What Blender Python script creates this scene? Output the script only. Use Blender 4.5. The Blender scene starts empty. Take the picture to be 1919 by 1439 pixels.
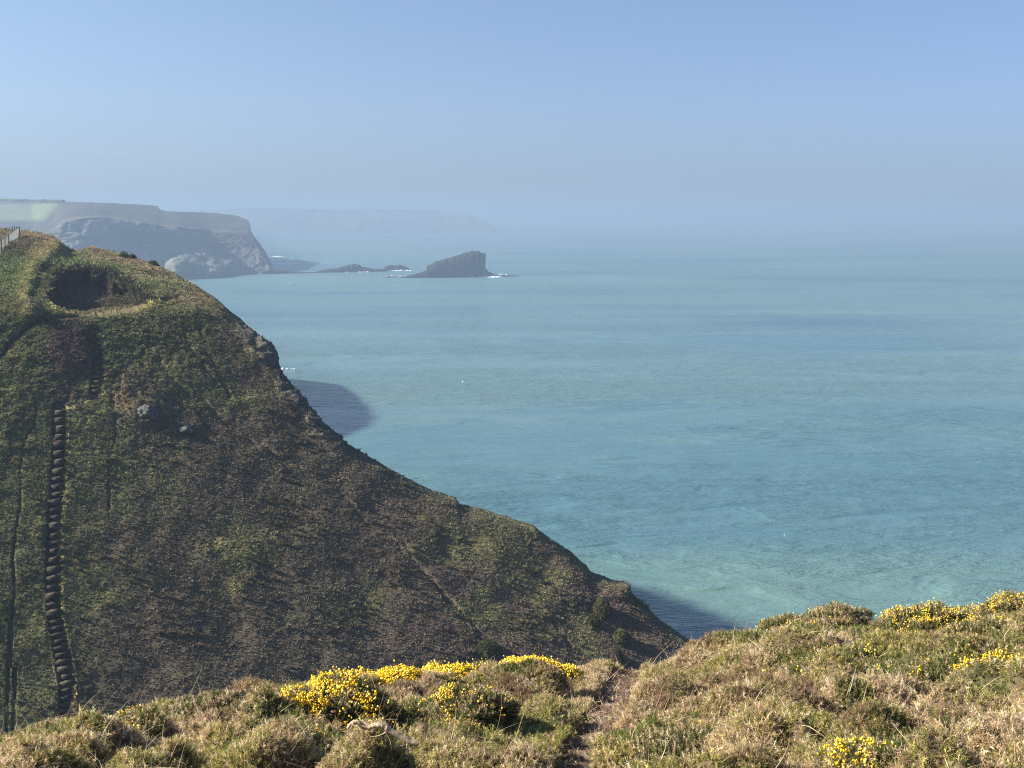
import bpy, math
import numpy as np

# ---------------------------------------------------------------- setup
SC = bpy.context.scene
COL = SC.collection
rng = np.random.default_rng(11)
F = 2000.0; CU, CV = 959.5, 719.5
VH = 402.0                                   # row of the true horizon
PITCH = math.atan((CV - VH) / F)
CAMZ = 75.0
CAM = np.array([0.0, 0.0, CAMZ])
FWD = np.array([0, math.cos(PITCH), -math.sin(PITCH)])
UP = np.array([0, math.sin(PITCH), math.cos(PITCH)])
RT = np.array([1.0, 0, 0])
SUN_EL, SUN_AZ = math.radians(31.5), math.radians(181.5)     # azimuth measured from +X, counter-clockwise

def ray(u, v):
    u = np.asarray(u, float); v = np.asarray(v, float)
    return FWD + ((u - CU) / F)[..., None] * RT + (-(v - CV) / F)[..., None] * UP
def at(u, v, D):
    return CAM + np.asarray(D, float)[..., None] * ray(u, v)
def sea_depth(u, v):
    return CAMZ / -ray(u, v)[..., 2]
def px(P):
    q = P - CAM
    d = q @ FWD
    return CU + F * (q @ RT) / d, CV - F * (q @ UP) / d

# ---------------------------------------------------------------- noise
_PERM = np.random.default_rng(5).permutation(4096)
_GR = np.random.default_rng(6).normal(size=(4096, 3)); _GR /= np.linalg.norm(_GR, axis=1)[:, None]
def perlin(p):
    p = np.asarray(p, float)
    sh = p.shape[:-1]; p = p.reshape(-1, 3)
    i = np.floor(p).astype(np.int64); f = p - i
    w = f * f * f * (f * (f * 6 - 15) + 10)
    out = 0
    for dx in (0, 1):
        for dy in (0, 1):
            for dz in (0, 1):
                h = _PERM[(i[:, 0] + dx) & 4095]
                h = _PERM[(h + i[:, 1] + dy) & 4095]
                h = _PERM[(h + i[:, 2] + dz) & 4095]
                g = _GR[h]
                d = g[:, 0] * (f[:, 0] - dx) + g[:, 1] * (f[:, 1] - dy) + g[:, 2] * (f[:, 2] - dz)
                wx = w[:, 0] if dx else 1 - w[:, 0]
                wy = w[:, 1] if dy else 1 - w[:, 1]
                wz = w[:, 2] if dz else 1 - w[:, 2]
                out = out + d * wx * wy * wz
    return (out * 1.6).reshape(sh)
def fbm(p, oct=4, gain=0.5):
    a, s, t = 1.0, 0, 0
    p = np.asarray(p, float)
    for k in range(oct):
        s = s + a * perlin(p * 2 ** k + 17.3 * k); t += a; a *= gain
    return s / t
def ridged(p, oct=3):
    a, s, t = 1.0, 0, 0
    for k in range(oct):
        s = s + a * (1 - 2 * np.abs(perlin(p * 2 ** k + 9.1 * k))); t += a; a *= .5
    return s / t
def sst(a, b, x):
    t = np.clip((x - a) / (b - a), 0, 1); return t * t * (3 - 2 * t)
def mix(a, b, t):
    return a + (b - a) * t
def mixc(a, b, t):
    return a * (1 - t[..., None]) + np.asarray(b, float) * t[..., None]
def polydist(U, V, pts):
    best = np.full(U.shape, 1e9); par = np.zeros(U.shape)
    n = len(pts) - 1
    for k in range(n):
        (x0, y0), (x1, y1) = pts[k], pts[k + 1]
        dx, dy = x1 - x0, y1 - y0
        t = np.clip(((U - x0) * dx + (V - y0) * dy) / (dx * dx + dy * dy), 0, 1)
        d = np.hypot(U - x0 - t * dx, V - y0 - t * dy)
        m = d < best
        best = np.where(m, d, best); par = np.where(m, (k + t) / n, par)
    return best, par
def blob(U, V, u, v, ru, rv, soft=.5):
    d = np.hypot((U - u) / ru, (V - v) / rv)
    return 1 - sst(1 - soft, 1 + soft, d)

# ---------------------------------------------------------------- objects
def tag(o, label=None, cat=None, group=None, kind=None):
    if label: o['label'] = label
    if cat: o['category'] = cat
    if group: o['group'] = group
    if kind: o['kind'] = kind
    return o
def mesh_obj(name, verts, faces, m, col=None, smooth=False, parent=None, loc=None):
    """faces: int array (n,3) or (n,4)"""
    verts = np.asarray(verts, float)
    if loc is not None: verts = verts - np.asarray(loc, float)
    faces = np.asarray(faces, np.int32)
    me = bpy.data.meshes.new(name)
    k = faces.shape[1]
    me.vertices.add(len(verts)); me.vertices.foreach_set('co', verts.astype(np.float32).ravel())
    me.loops.add(faces.size); me.loops.foreach_set('vertex_index', faces.ravel())
    me.polygons.add(len(faces))
    me.polygons.foreach_set('loop_start', np.arange(0, faces.size, k, dtype=np.int32))
    me.polygons.foreach_set('loop_total', np.full(len(faces), k, np.int32))
    if smooth: me.polygons.foreach_set('use_smooth', np.ones(len(faces), bool))
    if col is not None:
        a = me.color_attributes.new('Col', 'FLOAT_COLOR', 'POINT')
        c = np.ones((len(verts), 4), np.float32); c[:, :3] = col
        a.data.foreach_set('color', c.ravel())
    me.update(calc_edges=True); me.validate()
    me.materials.append(m)
    o = bpy.data.objects.new(name, me); COL.objects.link(o)
    if loc is not None and parent is None: o.location = loc
    if parent is not None: o.parent = parent
    return o
def empty(name, loc):
    o = bpy.data.objects.new(name, None); COL.objects.link(o); o.location = loc
    o.empty_display_size = .2
    return o
def grid_faces(nr, nc):
    i = np.arange(nr - 1)[:, None] * nc + np.arange(nc - 1)[None]
    i = i.ravel()
    return np.stack([i, i + nc, i + nc + 1, i + 1], 1)
def grid_normals(P):
    du = np.gradient(P, axis=1); dv = np.gradient(P, axis=0)
    n = np.cross(du, dv); n /= np.linalg.norm(n, axis=-1)[..., None] + 1e-12
    return np.where((n[..., 2:] < 0), -n, n)
class Tris:
    def __init__(s): s.v = []; s.f = []; s.c = []; s.n = 0
    def add(s, v, f, c):
        v = np.asarray(v, float).reshape(-1, 3); f = np.asarray(f).reshape(-1, 3)
        c = np.broadcast_to(np.asarray(c, float), (len(v), 3)) if np.ndim(c) == 1 else np.asarray(c).reshape(-1, 3)
        s.v.append(v); s.f.append(f + s.n); s.c.append(c); s.n += len(v)
    def quads(s, v, f, c):
        f = np.asarray(f); s.add(v, np.concatenate([f[:, [0, 1, 2]], f[:, [0, 2, 3]]]), c)
    def build(s, name, m, parent=None, smooth=False, loc=None):
        return mesh_obj(name, np.concatenate(s.v), np.concatenate(s.f), m, np.concatenate(s.c), smooth, parent, loc)

# ---------------------------------------------------------------- materials
def node(nt, t, **kw):
    n = nt.nodes.new(t)
    for k, v in kw.items():
        if k in n.inputs: n.inputs[k].default_value = v
        else: setattr(n, k, v)
    return n
def attr_mat(name, rough=.85, spec=.2, transl=0., nscale=None, namp=.35, bump=None, bscale=8.):
    m = bpy.data.materials.new(name); m.use_nodes = True
    nt = m.node_tree; nt.nodes.clear(); L = nt.links.new
    out = node(nt, 'ShaderNodeOutputMaterial')
    b = node(nt, 'ShaderNodeBsdfPrincipled'); b.inputs['Roughness'].default_value = rough
    b.inputs['Specular IOR Level'].default_value = spec
    a = node(nt, 'ShaderNodeAttribute', attribute_name='Col')
    c = a.outputs['Color']
    tc = node(nt, 'ShaderNodeTexCoord')
    if nscale:
        nz = node(nt, 'ShaderNodeTexNoise'); nz.inputs['Scale'].default_value = nscale
        nz.inputs['Detail'].default_value = 5; nz.inputs['Roughness'].default_value = .65
        L(tc.outputs['Object'], nz.inputs['Vector'])
        mr = node(nt, 'ShaderNodeMapRange'); mr.inputs[1].default_value = .3; mr.inputs[2].default_value = .7
        mr.inputs[3].default_value = 1 - namp; mr.inputs[4].default_value = 1 + namp
        L(nz.outputs['Fac'], mr.inputs[0])
        mx = node(nt, 'ShaderNodeVectorMath', operation='SCALE')
        L(c, mx.inputs[0]); L(mr.outputs[0], mx.inputs['Scale']); c = mx.outputs[0]
    L(c, b.inputs['Base Color'])
    if bump:
        nz = node(nt, 'ShaderNodeTexNoise'); nz.inputs['Scale'].default_value = bscale
        nz.inputs['Detail'].default_value = 6; nz.inputs['Roughness'].default_value = .7
        L(tc.outputs['Object'], nz.inputs['Vector'])
        bp = node(nt, 'ShaderNodeBump'); bp.inputs['Strength'].default_value = 1; bp.inputs['Distance'].default_value = bump
        L(nz.outputs['Fac'], bp.inputs['Height']); L(bp.outputs[0], b.inputs['Normal'])
    sh = b.outputs[0]
    if transl:
        t = node(nt, 'ShaderNodeBsdfTranslucent'); L(c, t.inputs['Color'])
        ms = node(nt, 'ShaderNodeMixShader'); ms.inputs[0].default_value = transl
        L(sh, ms.inputs[1]); L(t.outputs[0], ms.inputs[2]); sh = ms.outputs[0]
    L(sh, out.inputs['Surface'])
    return m
M_SOIL = attr_mat('heath_soil', .95, .1, 0, 9., .35, .02, 30.)
M_PATH = attr_mat('trodden_earth', .95, .1, 0, 14., .4, .02, 40.)
M_LEAF = attr_mat('heath_foliage', .8, .12, .42)
M_FLOWER = attr_mat('gorse_petal', .6, .2, .25)
M_BARK = attr_mat('weathered_wood', .85, .2, 0, 30., .4, .006, 90.)
M_HILL = attr_mat('hillside_turf', .95, .1, 0, 3.5, .25, .06, 5.)
M_TUFT = attr_mat('hillside_tussock', .9, .1, .15)
M_ROCK = attr_mat('slate_rock', .9, .2, 0, 1.5, .4, .25, 1.2)
M_FARROCK = attr_mat('cliff_rock', .95, .1, 0, .06, .3, 3., .05)
M_STEP = attr_mat('step_timber', .9, .1, 0, 5., .3)
M_WIRE = attr_mat('fence_wire', .5, .4, 0)
M_FOAM = attr_mat('sea_foam', .9, .2, 0)
M_BUOY = attr_mat('buoy_plastic', .4, .5, 0)

# ---------------------------------------------------------------- sea
def sea_material():
    m = bpy.data.materials.new('sea_water'); m.use_nodes = True
    nt = m.node_tree; nt.nodes.clear(); L = nt.links.new
    out = node(nt, 'ShaderNodeOutputMaterial'); b = node(nt, 'ShaderNodeBsdfPrincipled')
    b.inputs['Roughness'].default_value = .10; b.inputs['IOR'].default_value = 1.33
    b.inputs['Specular IOR Level'].default_value = 1.0
    g = node(nt, 'ShaderNodeNewGeometry')
    def noise(sx, sy, detail=3, rough=.5, dist=0, rot=0, off=0):
        mp = node(nt, 'ShaderNodeMapping'); mp.inputs['Scale'].default_value = (sx, sy, 1)
        mp.inputs['Rotation'].default_value = (0, 0, rot); mp.inputs['Location'].default_value = (off, off * .7, off)
        L(g.outputs['Position'], mp.inputs[0])
        n = node(nt, 'ShaderNodeTexNoise'); n.inputs['Scale'].default_value = 1
        n.inputs['Detail'].default_value = detail; n.inputs['Roughness'].default_value = rough
        n.inputs['Distortion'].default_value = dist
        L(mp.outputs[0], n.inputs['Vector']); return n.outputs['Fac']
    def rng_(x, a, b_, c=0, d=1):
        r = node(nt, 'ShaderNodeMapRange', interpolation_type='SMOOTHSTEP')
        for k, val in zip((1, 2, 3, 4), (a, b_, c, d)): r.inputs[k].default_value = val
        L(x, r.inputs[0]); return r.outputs[0]
    def mx(f, a, b_):
        n = node(nt, 'ShaderNodeMix', data_type='RGBA'); L(f, n.inputs['Factor'])
        for s, x in (('A', a), ('B', b_)):
            i = [q for q in n.inputs if q.name == s and q.type == 'RGBA'][0]
            if isinstance(x, tuple): i.default_value = (*x, 1)
            else: L(x, i)
        return [q for q in n.outputs if q.type == 'RGBA'][0]
    def mth(op, a, b_):
        n = node(nt, 'ShaderNodeMath', operation=op)
        for i, x in enumerate((a, b_)):
            if isinstance(x, (int, float)): n.inputs[i].default_value = x
            else: L(x, n.inputs[i])
        return n.outputs[0]
    def patch(x, y, rx, ry, a=1.6, b_=.5):
        """a soft oval patch of another water colour at a place in the bay"""
        mp = node(nt, 'ShaderNodeMapping'); mp.vector_type = 'POINT'
        mp.inputs['Scale'].default_value = (1 / rx, 1 / ry, 0); mp.inputs['Location'].default_value = (-x / rx, -y / ry, 0)
        L(g.outputs['Position'], mp.inputs[0])
        nd = node(nt, 'ShaderNodeTexNoise'); nd.inputs['Scale'].default_value = 1.6; nd.inputs['Detail'].default_value = 3
        L(mp.outputs[0], nd.inputs['Vector'])
        ln = node(nt, 'ShaderNodeVectorMath', operation='LENGTH'); L(mp.outputs[0], ln.inputs[0])
        s = mth('ADD', ln.outputs['Value'], mth('MULTIPLY', mth('SUBTRACT', nd.outputs['Fac'], .5), 1.3))
        return rng_(s, b_, a, 1, 0)
    teal, green, blue, deep = (.078, .162, .172), (.094, .174, .162), (.050, .126, .160), (.034, .086, .128)
    c = mx(rng_(noise(.0016, .0045, 4, .55, 0), .42, .62), teal, blue)
    c = mx(rng_(noise(.0035, .009, 4, .55, 0, .1, 31), .55, .72, 0, .8), c, green)
    def P(u, v): 
        p = at(np.array(u), np.array(v), sea_depth(np.array(u), np.array(v))); return float(p[0]), float(p[1])
    for (u, v, rx, ry, colr) in ((1530, 602, 75, 38, deep), (1820, 775, 60, 22, blue), (1150, 930, 75, 40, blue), (1700, 920, 70, 30, blue),
                                 (1380, 1040, 60, 22, teal), (1480, 1130, 70, 26, green), (760, 735, 70, 40, green),
                                 (1280, 822, 20, 7, teal), (1000, 700, 120, 60, teal), (1300, 1000, 60, 12, blue)):
        x, y = P(u, v)
        c = mx(mth('MULTIPLY', patch(x, y, rx, ry, 1.8, .1), .9), c, colr)
    L(c, b.inputs['Base Color'])
    sx = node(nt, 'ShaderNodeSeparateXYZ'); L(g.outputs['Position'], sx.inputs[0])
    L(rng_(sx.outputs['Y'], 200, 1300, .10, .40), b.inputs['Roughness'])      # unresolved ripples far out
    # waves: swell, wind sea and ripples, broken up by calmer slicks
    slick = rng_(noise(.003, .016, 4, .6, 0, .08, 77), .38, .6, .25, 1.0)
    h1 = noise(.03, .10, 3, .55, 0, .2, 3)
    h2 = noise(.11, .36, 5, .62, 0, .12, 11)
    h3 = noise(.5, 1.5, 3, .6, 0, -.1, 23)
    hh = mth('ADD', mth('MULTIPLY', h1, 1.3), mth('MULTIPLY', mth('ADD', mth('MULTIPLY', h2, 2.4), mth('MULTIPLY', h3, .6)), slick))
    bp = node(nt, 'ShaderNodeBump'); bp.inputs['Strength'].default_value = 1; bp.inputs['Distance'].default_value = 1.0
    L(hh, bp.inputs['Height']); L(bp.outputs[0], b.inputs['Normal'])
    L(b.outputs[0], out.inputs['Surface'])
    return m
def build_sea():
    # one sheet to the horizon, finer near the shore, with a real low swell where it is near
    r = np.concatenate([np.linspace(20, 900, 420), np.geomspace(905, 29500, 90)])
    a = np.radians(np.linspace(-8, 188, 500))
    R, A = np.meshgrid(r, a, indexing='ij')
    X, Y = R * np.cos(A), R * np.sin(A)
    p = np.stack([X * .03, Y * .075, 0 * X], -1)
    Z = (.35 * perlin(p) + .16 * perlin(p * 2.7 + 5)) * (1 - sst(500, 900, R))
    V = np.stack([X, Y, Z], -1).reshape(-1, 3)
    f = grid_faces(*R.shape)[:, ::-1]
    o = mesh_obj('sea', V, f, sea_material(), None, True)
    tag(o, 'turquoise sea with wind ripples and darker streaks reaching to the hazy horizon', 'sea', kind='structure')
build_sea()

# ---------------------------------------------------------------- near headland across the valley
SIL = np.array([(-600, 470), (-250, 440), (-60, 424), (0, 427), (17, 428), (33, 433), (45, 431), (70, 434), (100, 442), (118, 455), (130, 466), (150, 468), (164, 464), (172, 460),
    (200, 468), (250, 481), (300, 497), (350, 524), (400, 555), (425, 577), (450, 597), (480, 625), (500, 640), (512, 652), (518, 668), (523, 690),
    (535, 707), (555, 727), (580, 762), (600, 786), (625, 806), (650, 830), (700, 860), (750, 889), (800, 914), (830, 925), (855, 932), (860, 943),
    (900, 952), (950, 968), (1000, 984), (1030, 1008), (1065, 1030), (1100, 1060), (1106, 1070), (1150, 1087), (1175, 1090), (1183, 1108), (1200, 1126), (1240, 1163), (1300, 1204),
    (1360, 1250), (1420, 1300), (1500, 1380), (1560, 1440)], float)
HILL_C, HILL_B = 5.0e-6, -1.92e-6
PIT_TOP = np.array([(84, 556), (95, 520), (120, 508), (160, 506), (205, 512), (245, 532), (275, 560), (292, 572)], float)
PIT_BOT = np.array([(84, 566), (100, 580), (125, 589), (160, 590), (200, 586), (240, 580), (275, 573), (292, 572)], float)
BANK = [(116, 452), (98, 468), (78, 486), (58, 508), (50, 535), (44, 560), (60, 585)]
TRACK1 = [(-30, 700), (4, 668), (22, 640), (60, 612), (110, 600), (150, 593), (205, 588), (250, 580), (290, 566), (330, 562)]
TRACK2 = [(62, 690), (56, 730), (68, 770), (62, 800), (45, 830), (38, 880), (38, 950), (30, 990), (24, 1040), (26, 1100), (20, 1180), (16, 1260), (12, 1375)]
TRACK3 = [(26, 1250), (28, 1300), (24, 1370)]
RILLS = [[(215, 705), (210, 760), (212, 860), (205, 960)], [(280, 640), (262, 665), (240, 690)], [(290, 640), (300, 680)], [(340, 600), (360, 660), (400, 720)],
         [(370, 620), (400, 690), (430, 740)], [(1040, 1150), (1045, 1185), (1080, 1230)], [(740, 1010), (830, 1110), (930, 1220)], [(640, 930), (800, 1080), (880, 1180)],
         [(300, 700), (420, 790), (560, 880)], [(230, 690), (222, 730), (215, 760)]]
STEP_LO = [(110, 768), (112, 830), (108, 900), (102, 960), (98, 1030), (100, 1100), (104, 1170), (116, 1220), (126, 1280), (122, 1335), (112, 1385)]
STEP_HI = [(172, 632), (180, 660), (184, 700), (178, 738)]
LINK = [(180, 742), (160, 752), (118, 766)]
def wob(U, V):
    p = np.stack([U * .022, V * .022, 0 * U], -1)
    return U + 9 * perlin(p) + 4 * perlin(p * 3.1 + 4), V + 9 * perlin(p + 31) + 4 * perlin(p * 3.1 + 51)
def hill_D(U, V):
    vs = np.interp(U, SIL[:, 0], SIL[:, 1])
    t = V - vs
    inv = 1 / 108 + HILL_B * (U - 110) + HILL_C * (V - 765)
    inv = np.maximum(inv, 1 / 190)
    D = 1 / inv
    wide = 1 - sst(300, 520, U)
    D = D + wide * 22 * sst(600, 440, V)                       # the top leans back
    D = D + (5 + 9 * wide) * np.exp(-np.maximum(t, 0) / (9 + 8 * wide))
    # hollow with a steep dark back wall above the path
    top = np.interp(U, PIT_TOP[:, 0], PIT_TOP[:, 1]); bot = np.interp(U, PIT_BOT[:, 0], PIT_BOT[:, 1])
    top = top + 10 * perlin(np.stack([U * .06, V * .03, 0 * U], -1)); inside = (U > 84) & (U < 292) & (V > top) & (V < bot + 2)
    Dt = 1 / (1 / 108 + HILL_B * (U - 110) + HILL_C * (top - 765)) + 22 * sst(600, 440, top)
    wall = np.minimum(Dt - .4, D + 9 * sst(bot + 2, bot - 5, V))
    D = np.where(inside, np.maximum(wall, D), D)
    # bank, worn tracks, step trenches
    d, _ = polydist(U, V, BANK); D = D - 2.6 * np.exp(-(d / 12) ** 2)
    d, _ = polydist(U, V, TRACK1); D = D + .9 * np.exp(-(d / 5.5) ** 2)
    for q in (TRACK2, TRACK3):
        d, _ = polydist(U, V, q); D = D + .32 * np.exp(-(d / 2.4) ** 2)
    Uw, Vw = wob(U, V)
    for q in RILLS:
        d, _ = polydist(Uw, Vw, q); D = D + .22 * np.exp(-(d / 3.2) ** 2)
    for q, w in ((STEP_LO, 15), (STEP_HI, 13)):
        d, _ = polydist(U, V, q); D = D + .40 * (1 - sst(w * .8, w * 1.15, d))
    # knobs
    D = D - 1.1 * blob(U, V, 262, 735, 48, 28, .6) - .7 * blob(U, V, 275, 775, 40, 22, .6) - .9 * blob(U, V, 130, 650, 40, 45, .6)
    D = D - .8 * blob(U, V, 495, 655, 26, 24, .6) - 1.0 * blob(U, V, 590, 780, 20, 16, .7)
    D = D - .5 * blob(U, V, 340, 800, 30, 12, .7) - .8 * blob(U, V, 1160, 1110, 26, 12, .7) - .6 * blob(U, V, 845, 938, 22, 8, .7)
    return D
def hill_color(U, V, P):
    vs = np.interp(U, SIL[:, 0], SIL[:, 1]); t = V - vs
    n1 = fbm(P * .07, 4); n2 = fbm(P * .35 + 40, 4); n3 = fbm(P * 1.3 + 80, 3)
    heath = np.array([.060, .052, .040]); purple = np.array([.070, .054, .046]); green = np.array([.064, .074, .032]); olive = np.array([.088, .088, .044])
    straw = np.array([.150, .125, .070]); dark = np.array([.048, .044, .034]); soil = np.array([.062, .048, .036])
    c = np.zeros(U.shape + (3,)) + heath
    g = np.clip(.95 * sst(880, 640, V) * sst(560, 350, U) + .8 * sst(260, 80, U) + .5 * sst(.05, .4, n1 + .25 * n2), 0, 1)
    g = np.clip(g + .25 * n2 + .45 * n1, 0, 1)
    c = mixc(c, purple, np.clip(sst(600, 900, U) * sst(820, 950, V) * .8 + .3 * n2, 0, 1))
    c = mixc(c, green, g * .75)
    c = mixc(c, olive, sst(.0, .6, n1 + .6 * n2 + .2 * n3) * g)
    # straw grass in random patches, thickest among the green
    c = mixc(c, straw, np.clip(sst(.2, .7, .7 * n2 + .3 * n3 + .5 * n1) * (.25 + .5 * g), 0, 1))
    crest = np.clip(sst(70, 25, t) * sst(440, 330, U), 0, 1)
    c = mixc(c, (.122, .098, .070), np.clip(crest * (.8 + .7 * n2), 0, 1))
    gp = blob(U, V, 190, 510, 60, 14, .7) * .8 + blob(U, V, 300, 535, 55, 16, .7) * .6 + blob(U, V, 25, 510, 55, 40, .6) * .7 + blob(U, V, 130, 490, 40, 20, .7) * .8
    c = mixc(c, (.066, .086, .038), np.clip(gp, 0, 1))
    d, _ = polydist(U, V, BANK); c = mixc(c, (.135, .125, .065), np.exp(-((d) / 13) ** 2) * .8 * np.clip(.7 + n2, .2, 1))
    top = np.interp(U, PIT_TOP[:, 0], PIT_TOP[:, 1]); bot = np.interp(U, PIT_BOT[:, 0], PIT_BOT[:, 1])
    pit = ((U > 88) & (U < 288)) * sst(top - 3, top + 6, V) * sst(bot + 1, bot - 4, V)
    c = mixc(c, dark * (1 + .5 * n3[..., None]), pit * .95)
    c = mixc(c, (.17, .17, .07), np.exp(-((V - bot - 3) / 4) ** 2) * ((U > 90) & (U < 310)) * .9)  # bright line put into the floor ledge's colour, as if sunlit
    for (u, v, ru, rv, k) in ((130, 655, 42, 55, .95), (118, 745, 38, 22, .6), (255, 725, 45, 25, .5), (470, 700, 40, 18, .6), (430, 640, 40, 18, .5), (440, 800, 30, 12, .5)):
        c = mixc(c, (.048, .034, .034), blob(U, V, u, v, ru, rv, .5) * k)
    c = mixc(c, (.095, .065, .045), blob(U, V, 238, 752, 18, 22, .6) * .6 + 0)
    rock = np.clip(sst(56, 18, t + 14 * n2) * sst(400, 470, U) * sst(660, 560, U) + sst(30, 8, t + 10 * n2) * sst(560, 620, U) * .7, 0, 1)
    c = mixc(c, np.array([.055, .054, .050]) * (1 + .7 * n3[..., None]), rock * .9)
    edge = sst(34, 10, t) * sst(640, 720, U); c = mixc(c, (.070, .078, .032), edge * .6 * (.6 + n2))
    for q, w in ((TRACK1, 4.5), (TRACK2, 2.0), (TRACK3, 1.4)):
        d, _ = polydist(U, V, q); c = mixc(c, soil, np.exp(-(d / w) ** 2) * .9)
    Uw, Vw = wob(U, V)
    for q in RILLS:
        d, _ = polydist(Uw, Vw, q); c = mixc(c, soil, np.exp(-(d / 3) ** 2) * .45)
    d, _ = polydist(U, V, LINK); c = mixc(c, (.17, .16, .075), np.exp(-(d / 5) ** 2) * .8)
    for q in (STEP_LO, STEP_HI):
        d, _ = polydist(U, V, q); c = mixc(c, soil, 1 - sst(11, 17, d))
    return np.clip(c * 1.42 * np.array([1.035, 1.01, .94]), .012, 1)
HILL = {}
def build_hill():
    us = np.arange(-400, 1562, 2.6)
    s = np.linspace(0, 1, 440) ** 1.08
    vs = np.interp(us, SIL[:, 0], SIL[:, 1])
    vs = vs + 1.6 * perlin(np.stack([us * .05, us * 0, us * 0], -1)) + 1.3 * perlin(np.stack([us * .16, us * 0 + 3, us * 0], -1))
    U = np.broadcast_to(us, (len(s), len(us))); Vb = vs + np.outer(s, np.maximum(1640 - vs, 60))
    SILn = vs
    D = hill_D(U, Vb)
    P = at(U, Vb, D)
    N = grid_normals(P)
    t = Vb - vs
    fade = sst(0, 14, t)
    steps = np.minimum(polydist(U, Vb, STEP_LO)[0], polydist(U, Vb, STEP_HI)[0])
    sm = sst(10, 22, steps)
    left = np.clip(sst(600, 250, U), 0, 1)
    q = P * np.array([1, 1, 1.0])
    tus = np.maximum(ridged(q * .75, 3), -.2) * (.035 + .24 * left * sst(900, 650, Vb)) + fbm(q * 2.2, 3) * (.075 + .13 * left * sst(1000, 700, Vb)) + fbm(q * .18, 3) * .5
    crag = sst(75, 15, t) * sst(420, 480, U) * sst(700, 560, U)
    tus = tus + crag * .85 * ridged(q * np.array([.45, .45, 1.0]), 4)
    P = P + N * (tus * fade * sm)[..., None]
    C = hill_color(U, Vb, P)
    # rows behind the crest: plateau then cliffs down to the sea
    c0 = P[0]
    dirh = c0 - CAM; dirh[:, 2] = 0; dirh /= np.linalg.norm(dirh, axis=1)[:, None]
    slope = (c0[:, 2] - CAMZ) / np.linalg.norm((c0 - CAM)[:, :2], axis=1)
    depth = 36 * (1 - sst(180, 480, us)) + 2
    back = []; bc = []
    for k, (fr, off, dz) in enumerate(((.02, .6, .15), (.15, 1.5, .7), (.5, 2.5, 1.4), (.8, 4, 2.6), (1, 6, 5), (1, 12, 16), (1, 20, 32), (1, 28, 52), (1, 36, 85))):
        o = depth * fr + off
        p = c0 + dirh * o[:, None]
        p[:, 2] = c0[:, 2] + slope * o - dz * (1 + .3 * perlin(np.stack([us * .03, us * 0 + k, us * 0], -1))) - .02 * depth * fr
        p[:, 2] = np.minimum(p[:, 2], c0[:, 2] + slope * o - .1)
        back.append(p); bc.append(np.tile(np.array([.07, .065, .05]), (len(us), 1)))
    back = np.array(back)[::-1]; bc = np.array(bc)[::-1]
    V = np.concatenate([back, P]); CC = np.concatenate([bc, C])
    o = mesh_obj('hillside', V.reshape(-1, 3), grid_faces(V.shape[0], V.shape[1]), M_HILL, CC.reshape(-1, 3) * .88, True)  # turf colour darkened so the tufts on it read as lit
    tag(o, 'steep dark heath covered headland across the valley falling to the sea', 'hill', kind='structure')
    HILL.update(rock=np.clip(sst(50, 20, t + 12 * perlin(P * .3)) * sst(405, 450, U) * sst(660, 540, U), 0, 1), P=P, N=grid_normals(P), C=C, U=U, V=Vb, t=t, steps=steps)
build_hill()

def scatter(P, N, C, U, V, n, w):
    """n points spread by area times weight over a grid of points"""
    a = P[1:, :-1] - P[:-1, :-1]; b = P[:-1, 1:] - P[:-1, :-1]
    ar = np.linalg.norm(np.cross(a, b), axis=-1) * .5 * (w[1:, :-1] + w[:-1, 1:])
    cum = np.cumsum(ar.ravel()); k = np.searchsorted(cum, rng.random(n) * cum[-1])
    i, j = np.unravel_index(np.minimum(k, ar.size - 1), ar.shape)
    f, g = rng.random(n), rng.random(n)
    def lerp(A):
        f_, g_ = (f[:, None], g[:, None]) if A.ndim == 3 else (f, g)
        return (A[i, j] * (1 - f_) + A[i + 1, j] * f_) * (1 - g_) + (A[i, j + 1] * (1 - f_) + A[i + 1, j + 1] * f_) * g_
    return lerp(P), lerp(N), lerp(C), lerp(U), lerp(V)
def frames(N, tilt=.3):
    """random frames whose z axis is near N"""
    n = len(N)
    z = N + rng.normal(size=(n, 3)) * tilt; z /= np.linalg.norm(z, axis=1)[:, None]
    x = np.cross(z, rng.normal(size=(n, 3))); x /= np.linalg.norm(x, axis=1)[:, None]
    y = np.cross(z, x)
    return np.stack([x, y, z], -1)                    # columns
def stamp(T, tv, tf, P, Rm, S, col, tc=None, cvar=0.):
    """copy template (tv,tf) to every point. tc: per template vertex colour factor"""
    n, k = len(P), len(tv)
    S = np.asarray(S, float)
    sv = tv[None] * (S[:, None, None] if S.ndim == 1 else S[:, None, :])
    v = np.einsum('nij,nkj->nki', Rm, sv) + P[:, None]
    f = tf[None] + (np.arange(n) * k)[:, None, None]
    c = col[:, None, :] * (np.ones((1, k, 1)) if tc is None else tc[None, :, None])
    if cvar: c = c * (1 + cvar * rng.normal(size=(n, 1, 1)))
    T.add(v, f, np.clip(c, .004, 1).reshape(-1, 3))
def spiky(n, r0, r1, width, up=.6, seed=0, z0=0., z1=.7):
    """sprig: n thin leaf triangles leaving a short stem"""
    g = np.random.default_rng(seed); v = []; f = []
    for k in range(n):
        h = z0 + (z1 - z0) * (k + .5) / n
        a = 2.4 * k + g.normal() * .3
        d = np.array([math.cos(a), math.sin(a), up * (.6 + g.random())]); d /= np.linalg.norm(d)
        L = r0 + (r1 - r0) * g.random()
        b = np.array([0, 0, h]); s = np.cross(d, g.normal(size=3)); s *= width / np.linalg.norm(s)
        i = len(v); v += [b - s, b + s, b + d * L]; f.append((i, i + 1, i + 2))
    return np.array(v), np.array(f)
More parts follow.
